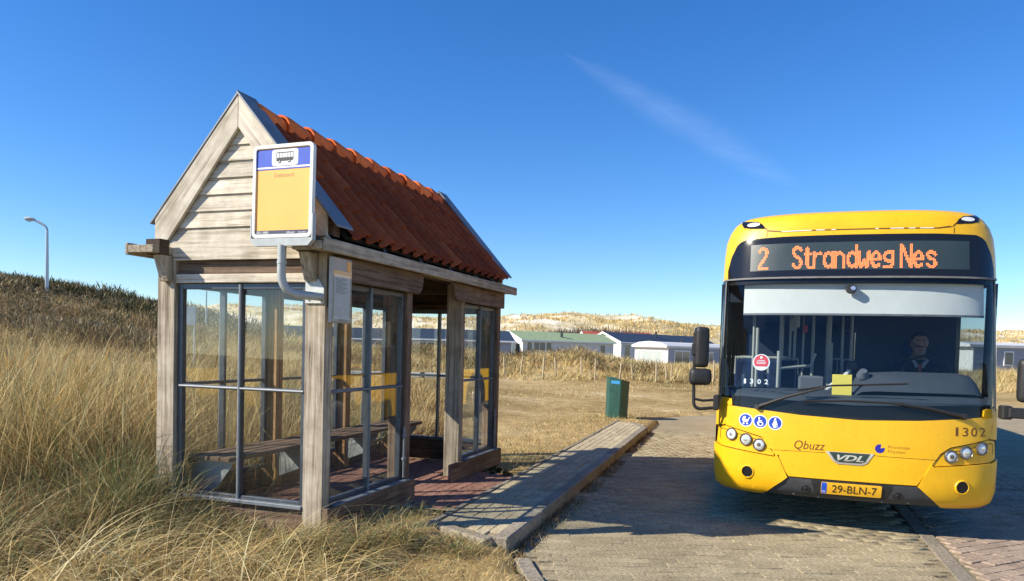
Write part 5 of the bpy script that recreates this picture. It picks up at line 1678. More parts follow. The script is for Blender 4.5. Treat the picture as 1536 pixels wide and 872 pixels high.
def lamp(name, x, y, z0, H, arm, r, label, cat):
    e = empty(name, (x, y, z0), 0, label, cat)
    tube('pole', [(0, 0, -.4), (0, 0, H * .5), (0, 0, H)], [r * 1.15, r, r * .75], MATS['lamp_pole'], e, 10)
    if arm:
        pts = arc_pts((0, 0, H), (-.03, 0, H + .22), (-.30, 0, H + .34), 5) + [(-.72, 0, H + .55)]
        tube('arm', pts, r * .7, MATS['lamp_pole'], e, 8)
        bm = bmesh.new()
        add_tube(bm, [(-.62, 0, H + .50), (-.74, 0, H + .56), (-.95, 0, H + .60), (-1.12, 0, H + .58), (-1.18, 0, H + .55)], [.05, .12, .15, .12, .04], 12)
        for v in bm.verts: v.co.z = H + .56 + (v.co.z - H - .56) * .62
        h = bm_obj('lamp_head', bm, MATS['lamp_head'], e, smooth=True)
        bm = bmesh.new(); add_tube(bm, [(-.76, 0, H + .51), (-.94, 0, H + .50), (-1.08, 0, H + .51)], [.06, .09, .05], 10)
        bm_obj('lens', bm, MATS['lens_white'], h, smooth=True)
    return e
lamp('street_lamp', -24.1, 38.0, float(ground_h(-24.1, 38.0)), 6.98 - float(ground_h(-24.1, 38.0)), True, .085, 'tall grey street lamp with a bent arm on the scrubby hill', 'street lamp')
lamp('slender_mast', -16.7, 40.0, float(ground_h(-16.7, 40.0)), 4.3 - float(ground_h(-16.7, 40.0)), False, .045, 'thin grey mast seen through the gable window of the shelter', 'mast')
def build_board():
    e = empty('notice_board', (-9.62, 22.0, float(ground_h(-9.62, 22.0))), .1, 'pale notice board on two legs in the scrub behind the shelter', 'notice board')
    z = 2.0 - e.location.z
    box('board', -.35, .12, -.02, .02, z, z + .55, MATS['cabin_grey'], e, .006)
    for x in (-.30, .07): tube('leg', [(x, .025, -.2), (x, .025, z + .5)], .02, MATS['lamp_pole'], e, 6)
build_board()
def build_rail():
    y = 21.0
    e = empty('barrier_rail', (-2.6, y, 0.0), .02, 'low pale timber barrier rail across the dry grass behind the shelter', 'barrier')
    box('rail', -2.4, 1.1, -.06, .06, .66, .80, MATS['rail_wood'], e, .01)
    for x in (-2.1, -.5, .85): 
        o = box('post', x - .07, x + .07, -.05, .07, -.1, .658, MATS['post_wood'], e, .01)
    box('strap', -.02, .10, -.066, .066, .652, .808, MATS['dark_metal'], e, .004)
build_rail()
def build_fence_posts():
    spots = [(-.36, 1.10), (.42, 1.20), (1.5, 1.26), (2.15, 1.21), (3.45, 1.2), (4.04, 1.18), (5.29, 1.19), (6.01, 1.12), (6.99, 1.11), (7.6, 1.10), (7.91, .97), (8.69, 1.12), (9.9, 1.15)]
    names = ['fence post nearest the shelter, half hidden in dune grass', 'pale fence post under the white gabled porch', 'leaning fence post below the dark windows of the green roofed chalet', 'upright fence post left of the chimney pipe of the green roofed chalet',
             'fence post before the middle of the long grey chalet wall', 'fence post before the blank end of the long grey chalet wall', 'tall fence post above and left of the litter bin', 'fence post right of the litter bin, below the white caravan front',
             'thick fence post below the middle of the caravan window', 'thin fence post by the right edge of the caravan front', 'shorter fence post below the grey caravan side', 'fence post left of the bus mirror', 'last fence post, hard by the bus']
    for i, (x, zt) in enumerate(spots):
        y = 36.0 + .5 * math.sin(i * 2.1)
        zg = float(ground_h(x, y))
        bm = bmesh.new()
        h = zt - zg + random.uniform(-.16, .10)
        lx = random.gauss(0, .06)
        add_tube(bm, [(0, 0, -.2), (lx * .4, 0, h * .5), (lx, 0, h)], [.047, .044, .036], 8)
        o = bm_obj('fence_post', bm, MATS['post_wood'])
        o.location = (x, y, zg)
        tag(o, 'weathered ' + names[i], 'fence post', 'wooden fence posts in the dune grass')
build_fence_posts()

# ---------------------------------------------------------------- holiday cabins
def cabin(name, C, al, L, Wd, eave, ridge, wallm, gablem, roofm, label, wins=(), gwins=(), chimney=None, over=.25, flat=False, cat='cabin', porch=False):
    """C: near corner; the long wall runs (cos al, sin al) from it, the gable runs back to the left"""
    e = empty(name, (C[0], C[1], -.1), al, label, cat, 'holiday cabins in front of the dunes')
    bm = bmesh.new()
    prof = [(0, 0), (Wd, 0), (Wd, eave), (Wd / 2, ridge - .12), (0, eave)] if not flat else [(0, 0), (Wd, 0), (Wd, eave), (Wd * .8, ridge - .1), (Wd * .5, ridge - .04), (Wd * .2, ridge - .1), (0, eave)]
    add_prism(bm, prof, 0, .04, L)
    bm_obj('wall', bm, MATS[wallm], e)
    bm = bmesh.new(); add_prism(bm, prof, 0, -.03, .038)
    gb = bm_obj('gable', bm, MATS[gablem], e)
    # roof sheets
    if not flat:
        s = (ridge - eave) / (Wd / 2)
        for sg in (0, 1):
            a, b = (-over, Wd / 2) if sg == 0 else (Wd + over, Wd / 2)
            za = eave - over * s
            r = prism('roof', [(a, za), (b, ridge), (b, ridge - .11), (a, za - .11)], 0, -.35, L + .25, MATS[roofm], e)
            prism('barge_board', [(a, za + .02), (b, ridge + .02), (b, ridge - .20), (a, za - .18)], 0, -.39, -.352, MATS['cabin_frame'], r)
            prism('eaves_trim', [(a - (.02 if sg == 0 else -.02), za - .13), (a, za + .0), (a + (.03 if sg == 0 else -.03), za - .13)], 0, -.34, L + .24, MATS['cabin_frame'], r)
    else:
        top = [(-over, eave + .02), (Wd * .18, ridge - .09), (Wd * .5, ridge), (Wd * .82, ridge - .09), (Wd + over, eave + .02), (Wd + over, eave - .14), (-over, eave - .14)]
        prism('roof', top, 0, -.3, L + .2, MATS[roofm], e)
        prism('barge_board', [(y, z + .02) for y, z in top], 0, -.36, -.302, MATS['cabin_frame'], e)
    # windows on the long wall: frame, pane
    for (x0, x1, z0, z1, gm) in wins:
        f = box('window', x0 - .07, x1 + .07, -.05, -.002, z0 - .07, z1 + .07, MATS['cabin_frame'], e, 0)
        box('pane', x0, x1, -.06, -.052, z0, z1, MATS[gm], f, 0)
        if x1 - x0 > 1.2: box('glazing_bar', (x0 + x1) / 2 - .03, (x0 + x1) / 2 + .03, -.068, -.061, z0, z1, MATS['cabin_frame'], f, 0)
    for (y0, y1, z0, z1, gm) in gwins:
        f = box('window', -.08, -.032, y0 - .07, y1 + .07, z0 - .07, z1 + .07, MATS['cabin_frame'], e, 0)
        box('pane', -.09, -.082, y0, y1, z0, z1, MATS[gm], f, 0)
    if chimney:
        x, y, h = chimney
        tube('chimney', [(x, y, eave), (x, y, ridge + h)], .13, MATS['dark_metal'], e, 8)
    # cladding lines on the long wall
    bm = bmesh.new()
    n = int(eave / .3)
    for k in range(1, n): add_box(bm, .1, L - .1, -.012, .0015, k * .3, k * .3 + .03)
    bm_obj('cladding_strips', bm, MATS[wallm], e)
    if porch:
        bm = bmesh.new(); add_prism(bm, [(Wd * .5 - 1.35, 0), (Wd * .5 + 1.35, 0), (Wd * .5 + 1.35, 2.35), (Wd * .5 + .7, 2.62), (Wd * .5, 2.70), (Wd * .5 - .7, 2.62), (Wd * .5 - 1.35, 2.35)], 0, -.95, -.42)
        pc = bm_obj('porch', bm, MATS['cabin_white'], e)
        for y0 in (-1.2, -.35, .5):
            box('porch_pane', -1.01, -.955, Wd * .5 + y0, Wd * .5 + y0 + .7, .9, 2.15, MATS['cabin_curtain'], pc, 0)
        for x0 in (-.90,): box('porch_pane', x0, x0 + .40, Wd * .5 - 1.41, Wd * .5 - 1.352, .9, 2.15, MATS['cabin_curtain'], pc, 0)
    return e
A43 = math.radians(43)
cabin('holiday_cabin', (1.0, 72.0), math.radians(37), 12.4, 4.0, 2.62, 3.42, 'cabin_pale', 'cabin_white', 'roof_green', 'pale chalet with a moss green roof, white gable and porch behind the dune grass',
      [(.5, 1.1, 1.5, 2.3, 'cabin_glass'), (1.35, 2.8, 1.5, 2.3, 'cabin_glass'), (2.95, 3.6, 1.5, 2.3, 'cabin_glass'), (7.4, 7.9, 1.6, 2.1, 'cabin_glass'), (10.4, 11.1, 1.3, 2.2, 'cabin_glass')], [(.4, 1.0, 1.2, 2.1, 'cabin_glass')], (5.6, .75, .1), porch=True)
cabin('holiday_cabin', (12.4, 84.0), A43, 20.0, 5.0, 2.8, 3.85, 'cabin_pale', 'cabin_white', 'roof_blue', 'chalet with a long slate blue roof and white gable end beside the green roofed one',
      [(.6, 1.6, .6, 2.4, 'cabin_glass'), (8.0, 9.8, 1.3, 2.3, 'cabin_glass')], [(3.6, 4.3, 1.6, 2.5, 'cabin_glass')], (8.6, 1.5, .3))
cabin('static_caravan', (12.28, 58.0), A43, 9.5, 3.25, 2.15, 2.5, 'cabin_grey', 'cabin_white', 'cabin_pale', 'white fronted static caravan with a low arched roof beside the bus mirror',
      [(.9, 2.9, .6, 1.75, 'cabin_glass'), (5.2, 6.4, .8, 1.7, 'cabin_glass')], [(.55, 1.35, .4, 1.75, 'cabin_curtain'), (1.45, 2.55, .4, 1.75, 'cabin_curtain'), (2.65, 2.95, .4, 1.75, 'cabin_curtain')], None, over=.1, flat=True, cat='caravan')
cabin('holiday_cabin', (9.4, 90.0), math.radians(12), 8.5, 4.6, 2.7, 4.02, 'cabin_pale', 'cabin_white', 'roof_red', 'far chalet showing only its red roof above the blue and green roofs', [(2, 3, 1, 1.8, 'cabin_glass')], (), None)
cabin('holiday_cabin', (-9.4, 60.5), math.radians(14), 9.6, 4.2, 2.35, 3.15, 'cabin_grey', 'cabin_white', 'roof_blue', 'long low grey chalet with a white edged roof seen through the shelter doorway',
      [(1.7, 3.0, .9, 1.95, 'cabin_glass'), (.5, 1.1, 1.0, 1.6, 'cabin_glass'), (6.6, 7.5, .9, 2.05, 'cabin_glass'), (4.4, 5.2, 1.0, 1.9, 'cabin_curtain')], (), None)
cabin('holiday_cabin', (-21.0, 66.0), math.radians(8), 11.0, 4.2, 2.3, 3.2, 'cabin_grey', 'cabin_white', 'roof_blue', 'grey blue chalet seen only through the near windows of the shelter',
      [(1.5, 2.5, 1.0, 1.9, 'cabin_curtain'), (5, 6.4, 1.0, 1.9, 'cabin_curtain'), (8.5, 9.5, 1.0, 1.9, 'cabin_glass')], (), None)
cabin('holiday_cabin', (28.2, 45.0), math.radians(10), 12.0, 4.6, 2.62, 2.86, 'cabin_grey', 'cabin_white', 'cabin_pale', 'grey clad chalet with a small white window at the right behind the bus mirror',
      [(2.2, 2.75, 1.45, 2.2, 'cabin_glass'), (7, 8.4, 1.0, 2.1, 'cabin_glass')], (), None, over=.12, flat=True)

# ---------------------------------------------------------------- grass and scrub
STRAW = np.array([(0.64, 0.48, 0.20), (0.84, 0.69, 0.37), (0.50, 0.345, 0.13), (0.72, 0.56, 0.25)])
BROWN = np.array([(0.30, 0.175, 0.075), (0.38, 0.225, 0.09), (0.18, 0.105, 0.05), (0.11, 0.07, 0.035)])  # dead grass; the darkest tone paints in self-shade low in the stand
GREEN = np.array([(0.17, 0.21, 0.075), (0.23, 0.26, 0.11), (0.28, 0.29, 0.13)])
def blades(base, height, lean_az, lean, droop, width, col, segs=5):
    """arching tapered strips; every argument an array over blades"""
    n = len(base)
    t = np.linspace(0, 1, segs + 1)[None, :]
    d = np.stack([np.cos(lean_az), np.sin(lean_az)], -1)
    out = height[:, None] * (lean[:, None] * t + droop[:, None] * t ** 2.2)
    up = height[:, None] * (t * np.sqrt(np.clip(1 - lean[:, None] ** 2, .1, 1)) - 0.62 * droop[:, None] * t ** 2.6)
    x = base[:, 0, None] + out * d[:, 0, None]; y = base[:, 1, None] + out * d[:, 1, None]; z = base[:, 2, None] + up
    tw = rng.uniform(0, PI, n)
    wx = np.cos(tw)[:, None] * width[:, None] * 0.5 * (1 - 0.88 * t ** 1.6); wy = np.sin(tw)[:, None] * width[:, None] * 0.5 * (1 - 0.88 * t ** 1.6)
    A = np.stack([x - wx, y - wy, z], -1); B = np.stack([x + wx, y + wy, z], -1)
    V = np.stack([A, B], 2).reshape(n, -1, 3)                 # blade, level*2, xyz
    k = 2 * (segs + 1)
    f = np.array([(2 * i, 2 * i + 1, 2 * i + 3, 2 * i + 2) for i in range(segs)])
    F = (f[None] + (np.arange(n) * k)[:, None, None]).reshape(-1, 4)
    C = np.repeat(col[:, None, :], k, 1)
    C = np.concatenate([C, np.ones((n, k, 1))], -1).reshape(-1, 4)
    return V.reshape(-1, 3), F, C
def stuff_mesh(name, chunks):
    V, F, C, o = [], [], [], 0
    for v, f, c in chunks:
        V.append(v); F.append(f + o); C.append(c); o += len(v)
    me = np_mesh(name, np.concatenate(V), np.concatenate(F), MATS['blade'], {'blade_col': ('FLOAT_COLOR', np.concatenate(C))})
    return link(name, me, kind='stuff')
def pick(pal, n, jit=0.12):
    c = pal[rng.integers(0, len(pal), n)]
    return np.clip(c * (1 + rng.normal(0, jit, (n, 1))), 0.01, 0.9)
def tufts(pos, nb, radius, hmean, lean_mu, droop_mu, width, green, brown, segs=5, wind=(0.9, 0.2)):
    """pos: (n,2); nb blades each; arrays or numbers"""
    n = len(pos)
    T = np.repeat(np.arange(n), nb)
    m = len(T)
    def A(a): return np.broadcast_to(np.asarray(a, float), (n,))[T]
    az = rng.uniform(0, 2 * PI, m); rr = A(radius) * np.sqrt(rng.random(m))
    bx = pos[T, 0] + np.cos(az) * rr; by = pos[T, 1] + np.sin(az) * rr
    bz = ground_h(bx, by) - 0.02
    h = A(hmean) * rng.uniform(0.5, 1.25, m)
    ln = np.clip(np.abs(rng.normal(A(lean_mu), 0.16)), 0.02, 0.92)
    dr = np.clip(np.abs(rng.normal(A(droop_mu), 0.22)), 0, 1.1)
    la = az + rng.normal(0, 1.0, m)
    lx = np.cos(la) + wind[0] * 0.5; ly = np.sin(la) + wind[1] * 0.5
    la = np.arctan2(ly, lx)
    u = rng.random(m); g = A(green); b = A(brown)
    col = pick(STRAW, m)
    col = np.where((u < g)[:, None], pick(GREEN, m), col)
    col = np.where(((u >= g) & (u < g + b))[:, None], pick(BROWN, m), col)
    w = A(width) * rng.uniform(0.6, 1.3, m)
    return blades(np.stack([bx, by, bz], -1), h, la, ln, dr, w, col, segs)
def free(x, y, margin=0.0):
    """bare of paving and of the shelter"""
    u, v = sh_local(x, y)
    ok = ~((u > -0.10 - margin) & (u < 1.74 + margin) & (v > -0.04 - margin) & (v < 4.06))
    ok &= ~in_poly(x, y, ROAD) & ~in_poly(x, y, PATH)
    ok &= ~((u > -0.7) & (u < 0.1) & (v > 1.0) & (v < 3.2))
    return ok

def marram():
    ch = []
    # the tall stand at the left: strong tufts, each leaning its own way
    n = 2500
    x = rng.uniform(-10.5, -1.2, n); y = 3.3 + 9.5 * rng.random(n) ** 1.15
    u, v = sh_local(x, y)
    k = free(x, y, 0.03) & (np.abs(x) < y * 0.74 + 0.6) & ((u > 1.75) | (v < -0.05)) & ~((v < 0) & (u < 1.55))
    k &= (vnoise(x, y, .75, 20) > np.interp(y, [3.3, 5.5, 7], [.50, .44, .20]))
    x, y, u, v = x[k], y[k], u[k], v[k]
    pat = vnoise(x, y, 1.1, 21)
    h = np.interp(y, [3.3, 4.4, 5.4, 6.6, 9, 13], [0.42, 0.52, 0.82, 1.14, 1.12, 0.85]) * (0.62 + 0.6 * pat)
    h *= np.interp(u - 0.3 * v, [1.5, 1.9, 2.6, 3.4], [0.62, 0.76, 0.9, 1.0])
    green = np.clip(0.08 + 0.9 * (vnoise(x, y, 1.3, 23) - 0.35), 0.02, 0.68)
    brown = np.clip(0.22 + 1.1 * (vnoise(x, y, 0.9, 24) - 0.42), 0.05, 0.55) * np.interp(y, [4.2, 5.4, 6.4], [1.7, 1.3, .7])  # brown share raised near the front, standing for the grass's self-shade
    ln = np.clip(.12 + .35 * vnoise(x, y, .5, 25), .1, .5)
    ch.append(tufts(np.stack([x, y], -1), 52, 0.10, h, ln, np.interp(y, [3.3, 5.2, 6.5], [.75, .6, .36]), np.interp(y, [3.3, 5, 8], [.0075, .0075, .0085]), green, brown, 7, (0.45, 0.1)))
    # tall upright leaves that catch the light at the back of it
    n = 420
    x = rng.uniform(-8.5, -2.6, n); y = rng.uniform(5.6, 9.5, n); u, v = sh_local(x, y)
    k = free(x, y, .05) & (u > 1.9); x, y = x[k], y[k]
    ch.append(tufts(np.stack([x, y], -1), 26, 0.16, rng.uniform(.95, 1.35, len(x)), .10, .26, .0085, .05, .08, 6, (.35, .1)))
    # matted low dead grass between
    n = 1100
    x = rng.uniform(-8, -0.6, n); y = 3.2 + 6 * rng.random(n)
    u, v = sh_local(x, y)
    k = free(x, y, 0.02) & (np.abs(x) < y * 0.74 + 0.6) & ((u > 1.75) | (v < -0.03)) & ((v > -0.03) | (u > 0.1) | (x < -1.5))
    x, y = x[k], y[k]
    ch.append(tufts(np.stack([x, y], -1), 12, 0.22, 0.16, 0.66, 0.40, 0.006, 0.12, 0.80, 4, (.1, .0)))
    stuff_mesh('marram_grass', ch)
    # looser tufts along the front and the near corner of the shelter
    ch = []
    n = 420
    uu = rng.uniform(-0.15, 2.1, n); vv = -0.06 - 1.5 * rng.random(n) ** 1.2
    X = np.array([sh_world(a, b) for a, b in zip(uu, vv)])
    hh = np.interp(uu, [-0.2, 0.3, 0.9, 1.4, 2.0], [0.13, 0.22, 0.30, 0.48, 0.62]) * np.interp(vv, [-1.6, -0.7, -0.1], [1.0, 1.0, 0.85]) * (0.6 + 0.7 * rng.random(n))
    k = free(X[:, 0], X[:, 1], 0.0) & (rng.random(n) < np.interp(uu, [-.2, .4, 1.2], [.35, .75, 1])) & (X[:, 1] > 3.6)
    ch.append(tufts(X[k], 26, 0.10, hh[k], 0.28, 0.55, 0.0056, np.clip(0.34 + 0.6 * (rng.random(k.sum()) - .5), .05, .7), 0.30, 6))
    # arching straws over the lower middle of the picture
    n = 130
    X = np.stack([rng.uniform(-2.9, -0.45, n), rng.uniform(3.75, 4.9, n)], -1)
    ch.append(tufts(X, 11, 0.10, rng.uniform(.30, .58, n) * np.interp(X[:, 0], [-1.7, -.45], [1.05, .55]), 0.34, 0.75, 0.0058, 0.30, 0.22, 7, (1.0, .1)))
    n = 110
    X = np.stack([rng.uniform(-3.2, -1.0, n), rng.uniform(3.6, 5.0, n)], -1)
    X = X[free(X[:, 0], X[:, 1], .05)]; n = len(X)
    ch.append(tufts(X, 10, 0.12, rng.uniform(.45, .80, n), 0.36, 0.9, 0.0078, 0.04, 0.04, 8, (1.0, -.2)))
    X = np.array([sh_world(a, b) for a, b in zip(rng.uniform(1.2, 2.1, 46), rng.uniform(-.6, -.1, 46))])
    ch.append(tufts(X, 22, 0.09, rng.uniform(.45, .85, 46), 0.16, 0.34, 0.0062, 0.72, 0.05, 6, (.5, .0)))
    # thick tussocks left of and below the near corner
    n = 30
    X = np.stack([rng.uniform(-1.62, -0.98, n), rng.uniform(4.98, 5.46, n)], -1)
    ch.append(tufts(X, 60, 0.10, rng.uniform(.24, .40, n), .30, .62, 0.006, 0.42, 0.34, 6, (.7, .0)))
    n = 26
    X = np.stack([rng.uniform(-1.05, -0.30, n), rng.uniform(5.30, 5.62, n)], -1)
    X = X[free(X[:, 0], X[:, 1])]
    ch.append(tufts(X, 60, 0.11, rng.uniform(.14, .26, len(X)) * np.interp(X[:, 0], [-1, -.3], [1.15, .6]), .42, .72, 0.006, 0.40, 0.34, 6, (.7, .0)))
    # a dark tuft by the doorstep and weeds along the side
    P = [sh_world(-0.22, 0.55), sh_world(-0.35, 0.75), sh_world(-0.30, 0.42), sh_world(-0.45, 0.95), sh_world(-.25, .95), sh_world(-.18, .2), sh_world(-0.1, 2.85), sh_world(-.2, 3.3), sh_world(-.15, 4.1), sh_world(-.3, 4.2), sh_world(-.05, 4.25)]
    ch.append(tufts(np.array(P), 44, 0.14, np.array([.26, .24, .22, .18, .2, .16, .08, .12, .22, .22, .2]), 0.42, 0.75, 0.0055, 0.45, 0.10, 6))
    stuff_mesh('loose_grass', ch)
    # stalks with seed heads standing above the marram
    n = 34
    ch = []
    x = np.concatenate([rng.uniform(-6.2, -3.2, n - 8), rng.uniform(-3.0, -2.2, 8)]); y = np.concatenate([rng.uniform(6.2, 9.5, n - 8), rng.uniform(6.2, 7.5, 8)])
    b = np.stack([x, y, ground_h(x, y)], -1)
    h = rng.uniform(0.9, 1.3, n); h[-8:] *= .3
    az = rng.normal(0.3, 0.9, n); ln = rng.uniform(.05, .5, n); dr = rng.uniform(0, .25, n)
    col = pick(STRAW, n, .06)
    ch.append(blades(b, h, az, ln, dr, np.full(n, .0055), col, 6))
    tip = np.stack([b[:, 0] + h * (ln + dr) * np.cos(az), b[:, 1] + h * (ln + dr) * np.sin(az), b[:, 2] + h * (np.sqrt(1 - ln ** 2) - .62 * dr)], -1)
    for q in range(4):
        s = np.stack([np.cos(az) * (ln + 2 * dr), np.sin(az) * (ln + 2 * dr), np.sqrt(1 - ln ** 2) - 1.5 * dr], -1)
        ch.append(blades(tip - s * 0.15, np.full(n, .22), az + rng.normal(0, .1, n), np.clip(ln + 1.6 * dr + rng.normal(0, .05, n), 0, .9), np.zeros(n), np.full(n, .012), np.clip(pick(STRAW, n, .08) * np.array([1.0, .86, .66]), 0, 1), 4))
    stuff_mesh('grass_seed_stalks', ch)
marram()

def short_grass():
    ch = []
    # verge in front: short straw-coloured turf
    n = 8000
    x = rng.uniform(-1.6, 0.25, n); y = rng.uniform(3.9, 6.6, n)
    k = free(x, y); u, v = sh_local(x, y)
    k &= (v < 1.0)
    x, y = x[k], y[k]; m = len(x)
    b = np.stack([x, y, ground_h(x, y) - .005], -1)
    col = np.where((rng.random(m) < .18)[:, None], pick(GREEN, m), np.where((rng.random(m) < .25)[:, None], pick(BROWN, m), pick(STRAW, m)))
    ch.append(blades(b, rng.uniform(.03, .10, m), rng.uniform(0, 2 * PI, m), rng.uniform(.3, .92, m), rng.uniform(0, .4, m), np.full(m, .0042), col, 3))
    # strip between shelter and path, the grass beyond the shelter
    n = 5200
    a = rng.uniform(0.3, 10.8, n); bb = rng.uniform(0.76, 2.4, n)
    x = PA[0] + PE[0] * a + PN[0] * bb; y = PA[1] + PE[1] * a + PN[1] * bb
    k = free(x, y); x, y = x[k], y[k]; m = len(x)
    b = np.stack([x, y, ground_h(x, y) - .005], -1)
    g = vnoise(x, y, 1.2, 31)
    col = np.where((rng.random(m) < .15 + .35 * g)[:, None], pick(GREEN, m), np.where((rng.random(m) < .3)[:, None], pick(BROWN, m), pick(STRAW, m)))
    ch.append(blades(b, rng.uniform(.03, .09, m), rng.uniform(0, 2 * PI, m), rng.uniform(.2, .85, m), rng.uniform(0, .4, m), np.full(m, .007), col, 3))
    # the open field
    n = 30000
    y = 9.0 + 27 * rng.random(n) ** 1.25; x = rng.uniform(-0.35, 0.62, n) * y
    k = free(x, y); x, y = x[k], y[k]
    den = vnoise(x, y, 2.6, 33) * .6 + vnoise(x, y * 2.2, 7.0, 34) * .6
    k = rng.random(len(x)) < np.clip((den - .38) * 2.4, .05, 1); x, y = x[k], y[k]; m = len(x)
    b = np.stack([x, y, ground_h(x, y) - .008], -1)
    g = vnoise(x, y * 1.8, 3.2, 35)
    col = np.where((rng.random(m) < .5 * (g - .42) * 2 * np.interp(y, [9, 18, 30], [1, .7, .2]))[:, None], pick(GREEN, m), np.where((rng.random(m) < .45)[:, None], pick(BROWN * 1.5, m), pick(STRAW, m)))
    ch.append(blades(b, rng.uniform(.025, .065, m) * (1 + y / 60), rng.uniform(0, 2 * PI, m), rng.uniform(.2, .9, m), rng.uniform(0, .3, m), .0075 + y * .00055, col, 2))
    # debris and weeds along the foot of the kerb
    n = 4200
    a = rng.uniform(-.05, 9.0, n); bb = -0.02 - .16 * rng.random(n) ** 2
    x = PA[0] + PE[0] * a + PN[0] * bb; y = PA[1] + PE[1] * a + PN[1] * bb
    k = vnoise(a, a * 0, .35, 40) > .42; x, y = x[k], y[k]; m = len(x)
    b = np.stack([x, y, np.full(m, -.008)], -1)
    col = np.where((rng.random(m) < .75)[:, None], pick(BROWN * .7, m), pick(STRAW * .7, m))
    ch.append(blades(b, rng.uniform(.02, .10, m), rng.uniform(0, 2 * PI, m), rng.uniform(.2, .9, m), rng.uniform(0, .6, m), np.full(m, .006), col, 3))
    # round the bin
    m = 260
    x = 2.43 + rng.normal(0, .28, m); y = 16.85 + rng.normal(0, .25, m)
    b = np.stack([x, y, ground_h(x, y)], -1)
    ch.append(blades(b, rng.uniform(.05, .14, m), rng.uniform(0, 2 * PI, m), rng.uniform(.1, .7, m), rng.uniform(0, .5, m), np.full(m, .012), np.where((rng.random(m) < .4)[:, None], pick(GREEN, m), pick(STRAW, m)), 3))
    stuff_mesh('short_grass', ch)
short_grass()

def bank_grass():
    ch = []
    n = 5600
    x = rng.uniform(-12, 38, n); y = 34.8 + 13 * rng.random(n)
    k = (vnoise(x, y, 2.2, 51) + .35 * vnoise(x, y, 5, 52) > .46 - .25 * smoothstep(36, 39, y)); x, y = x[k], y[k]
    tone = vnoise(x, y, 3.5, 53)
    h = (0.28 + 0.52 * vnoise(x, y, 2.1, 54)) * np.interp(y, [34, 37, 42], [.6, .95, 1.1])
    ch.append(tufts(np.stack([x, y], -1), 14, 0.30, h * .9, 0.34, 0.42, 0.026, 0.06 + .08 * tone, np.clip(1.8 * (tone - .56), 0.02, .55), 3))
    # darker low bushes on the bank
    n = 260
    x = rng.uniform(-8, 16, n); y = rng.uniform(37.5, 44, n); k = vnoise(x, y, 3.0, 57) > .52; x, y = x[k], y[k]; q = len(x)
    T = np.repeat(np.arange(q), 40); m = len(T); rr = .55 * np.sqrt(rng.random(m)); az = rng.uniform(0, 2 * PI, m)
    bx = x[T] + rr * np.cos(az); by = y[T] + rr * np.sin(az); bz = ground_h(bx, by) + .5 * rng.random(m) * np.sqrt(np.clip(1 - (rr / .6) ** 2, 0, 1))
    c = pick(np.array([(.24, .155, .085), (.30, .19, .10), (.17, .14, .07), (.15, .15, .06)]), m)
    ch.append(blades(np.stack([bx, by, bz], -1), rng.uniform(.15, .32, m), az, rng.uniform(.1, .8, m), rng.uniform(0, .3, m), np.full(m, .045), c, 2))
    stuff_mesh('dune_grass', ch)
    # the far dunes
    n = 15000
    x = rng.uniform(-80, 125, n); y = 112 + 62 * rng.random(n)
    k = vnoise(x, y, 9, 61) * .7 + vnoise(x, y, 3.5, 62) * .6 > .68; x, y = x[k], y[k]; m = len(x)
    T = np.repeat(np.arange(m), 3); q = len(T)
    bx = x[T] + rng.normal(0, .35, q); by = y[T] + rng.normal(0, .35, q)
    b = np.stack([bx, by, dune_h(bx, by) - .1], -1)
    c = np.where((rng.random(q) < .16)[:, None], pick(BROWN * 1.4, q), pick(STRAW * np.array([1.08, 1.04, .98]), q))
    stuff_mesh('far_dune_grass', [blades(b, rng.uniform(.35, 1.0, q), rng.uniform(0, 2 * PI, q), rng.uniform(0, .5, q), rng.uniform(0, .4, q), np.full(q, .16), c, 2)])
    # brown scrub at the foot of the dunes
    n = 2400
    x = np.concatenate([rng.uniform(2, 24, n), rng.uniform(-40, -2, n // 2)]); y = np.concatenate([rng.normal(101, 3.5, n), rng.normal(104, 4, n // 2)])
    T = np.repeat(np.arange(len(x)), 6); q = len(T)
    bx = x[T] + rng.normal(0, .4, q); by = y[T] + rng.normal(0, .4, q)
    top = np.interp(x[T], [-40, -20, -2, 2, 9, 16, 21, 24], [2.0, 3.0, 3.6, 3.8, 4.6, 4.6, 3.6, 2.2])
    b = np.stack([bx, by, rng.random(q) * top * .7], -1)
    c = pick(np.array([(.17, .115, .075), (.22, .15, .09), (.13, .10, .06)]), q)
    stuff_mesh('brown_thicket', [blades(b, top * rng.uniform(.25, .42, q), rng.uniform(0, 2 * PI, q), rng.uniform(0, .6, q), rng.uniform(0, .3, q), np.full(q, .16), c, 2)])
bank_grass()

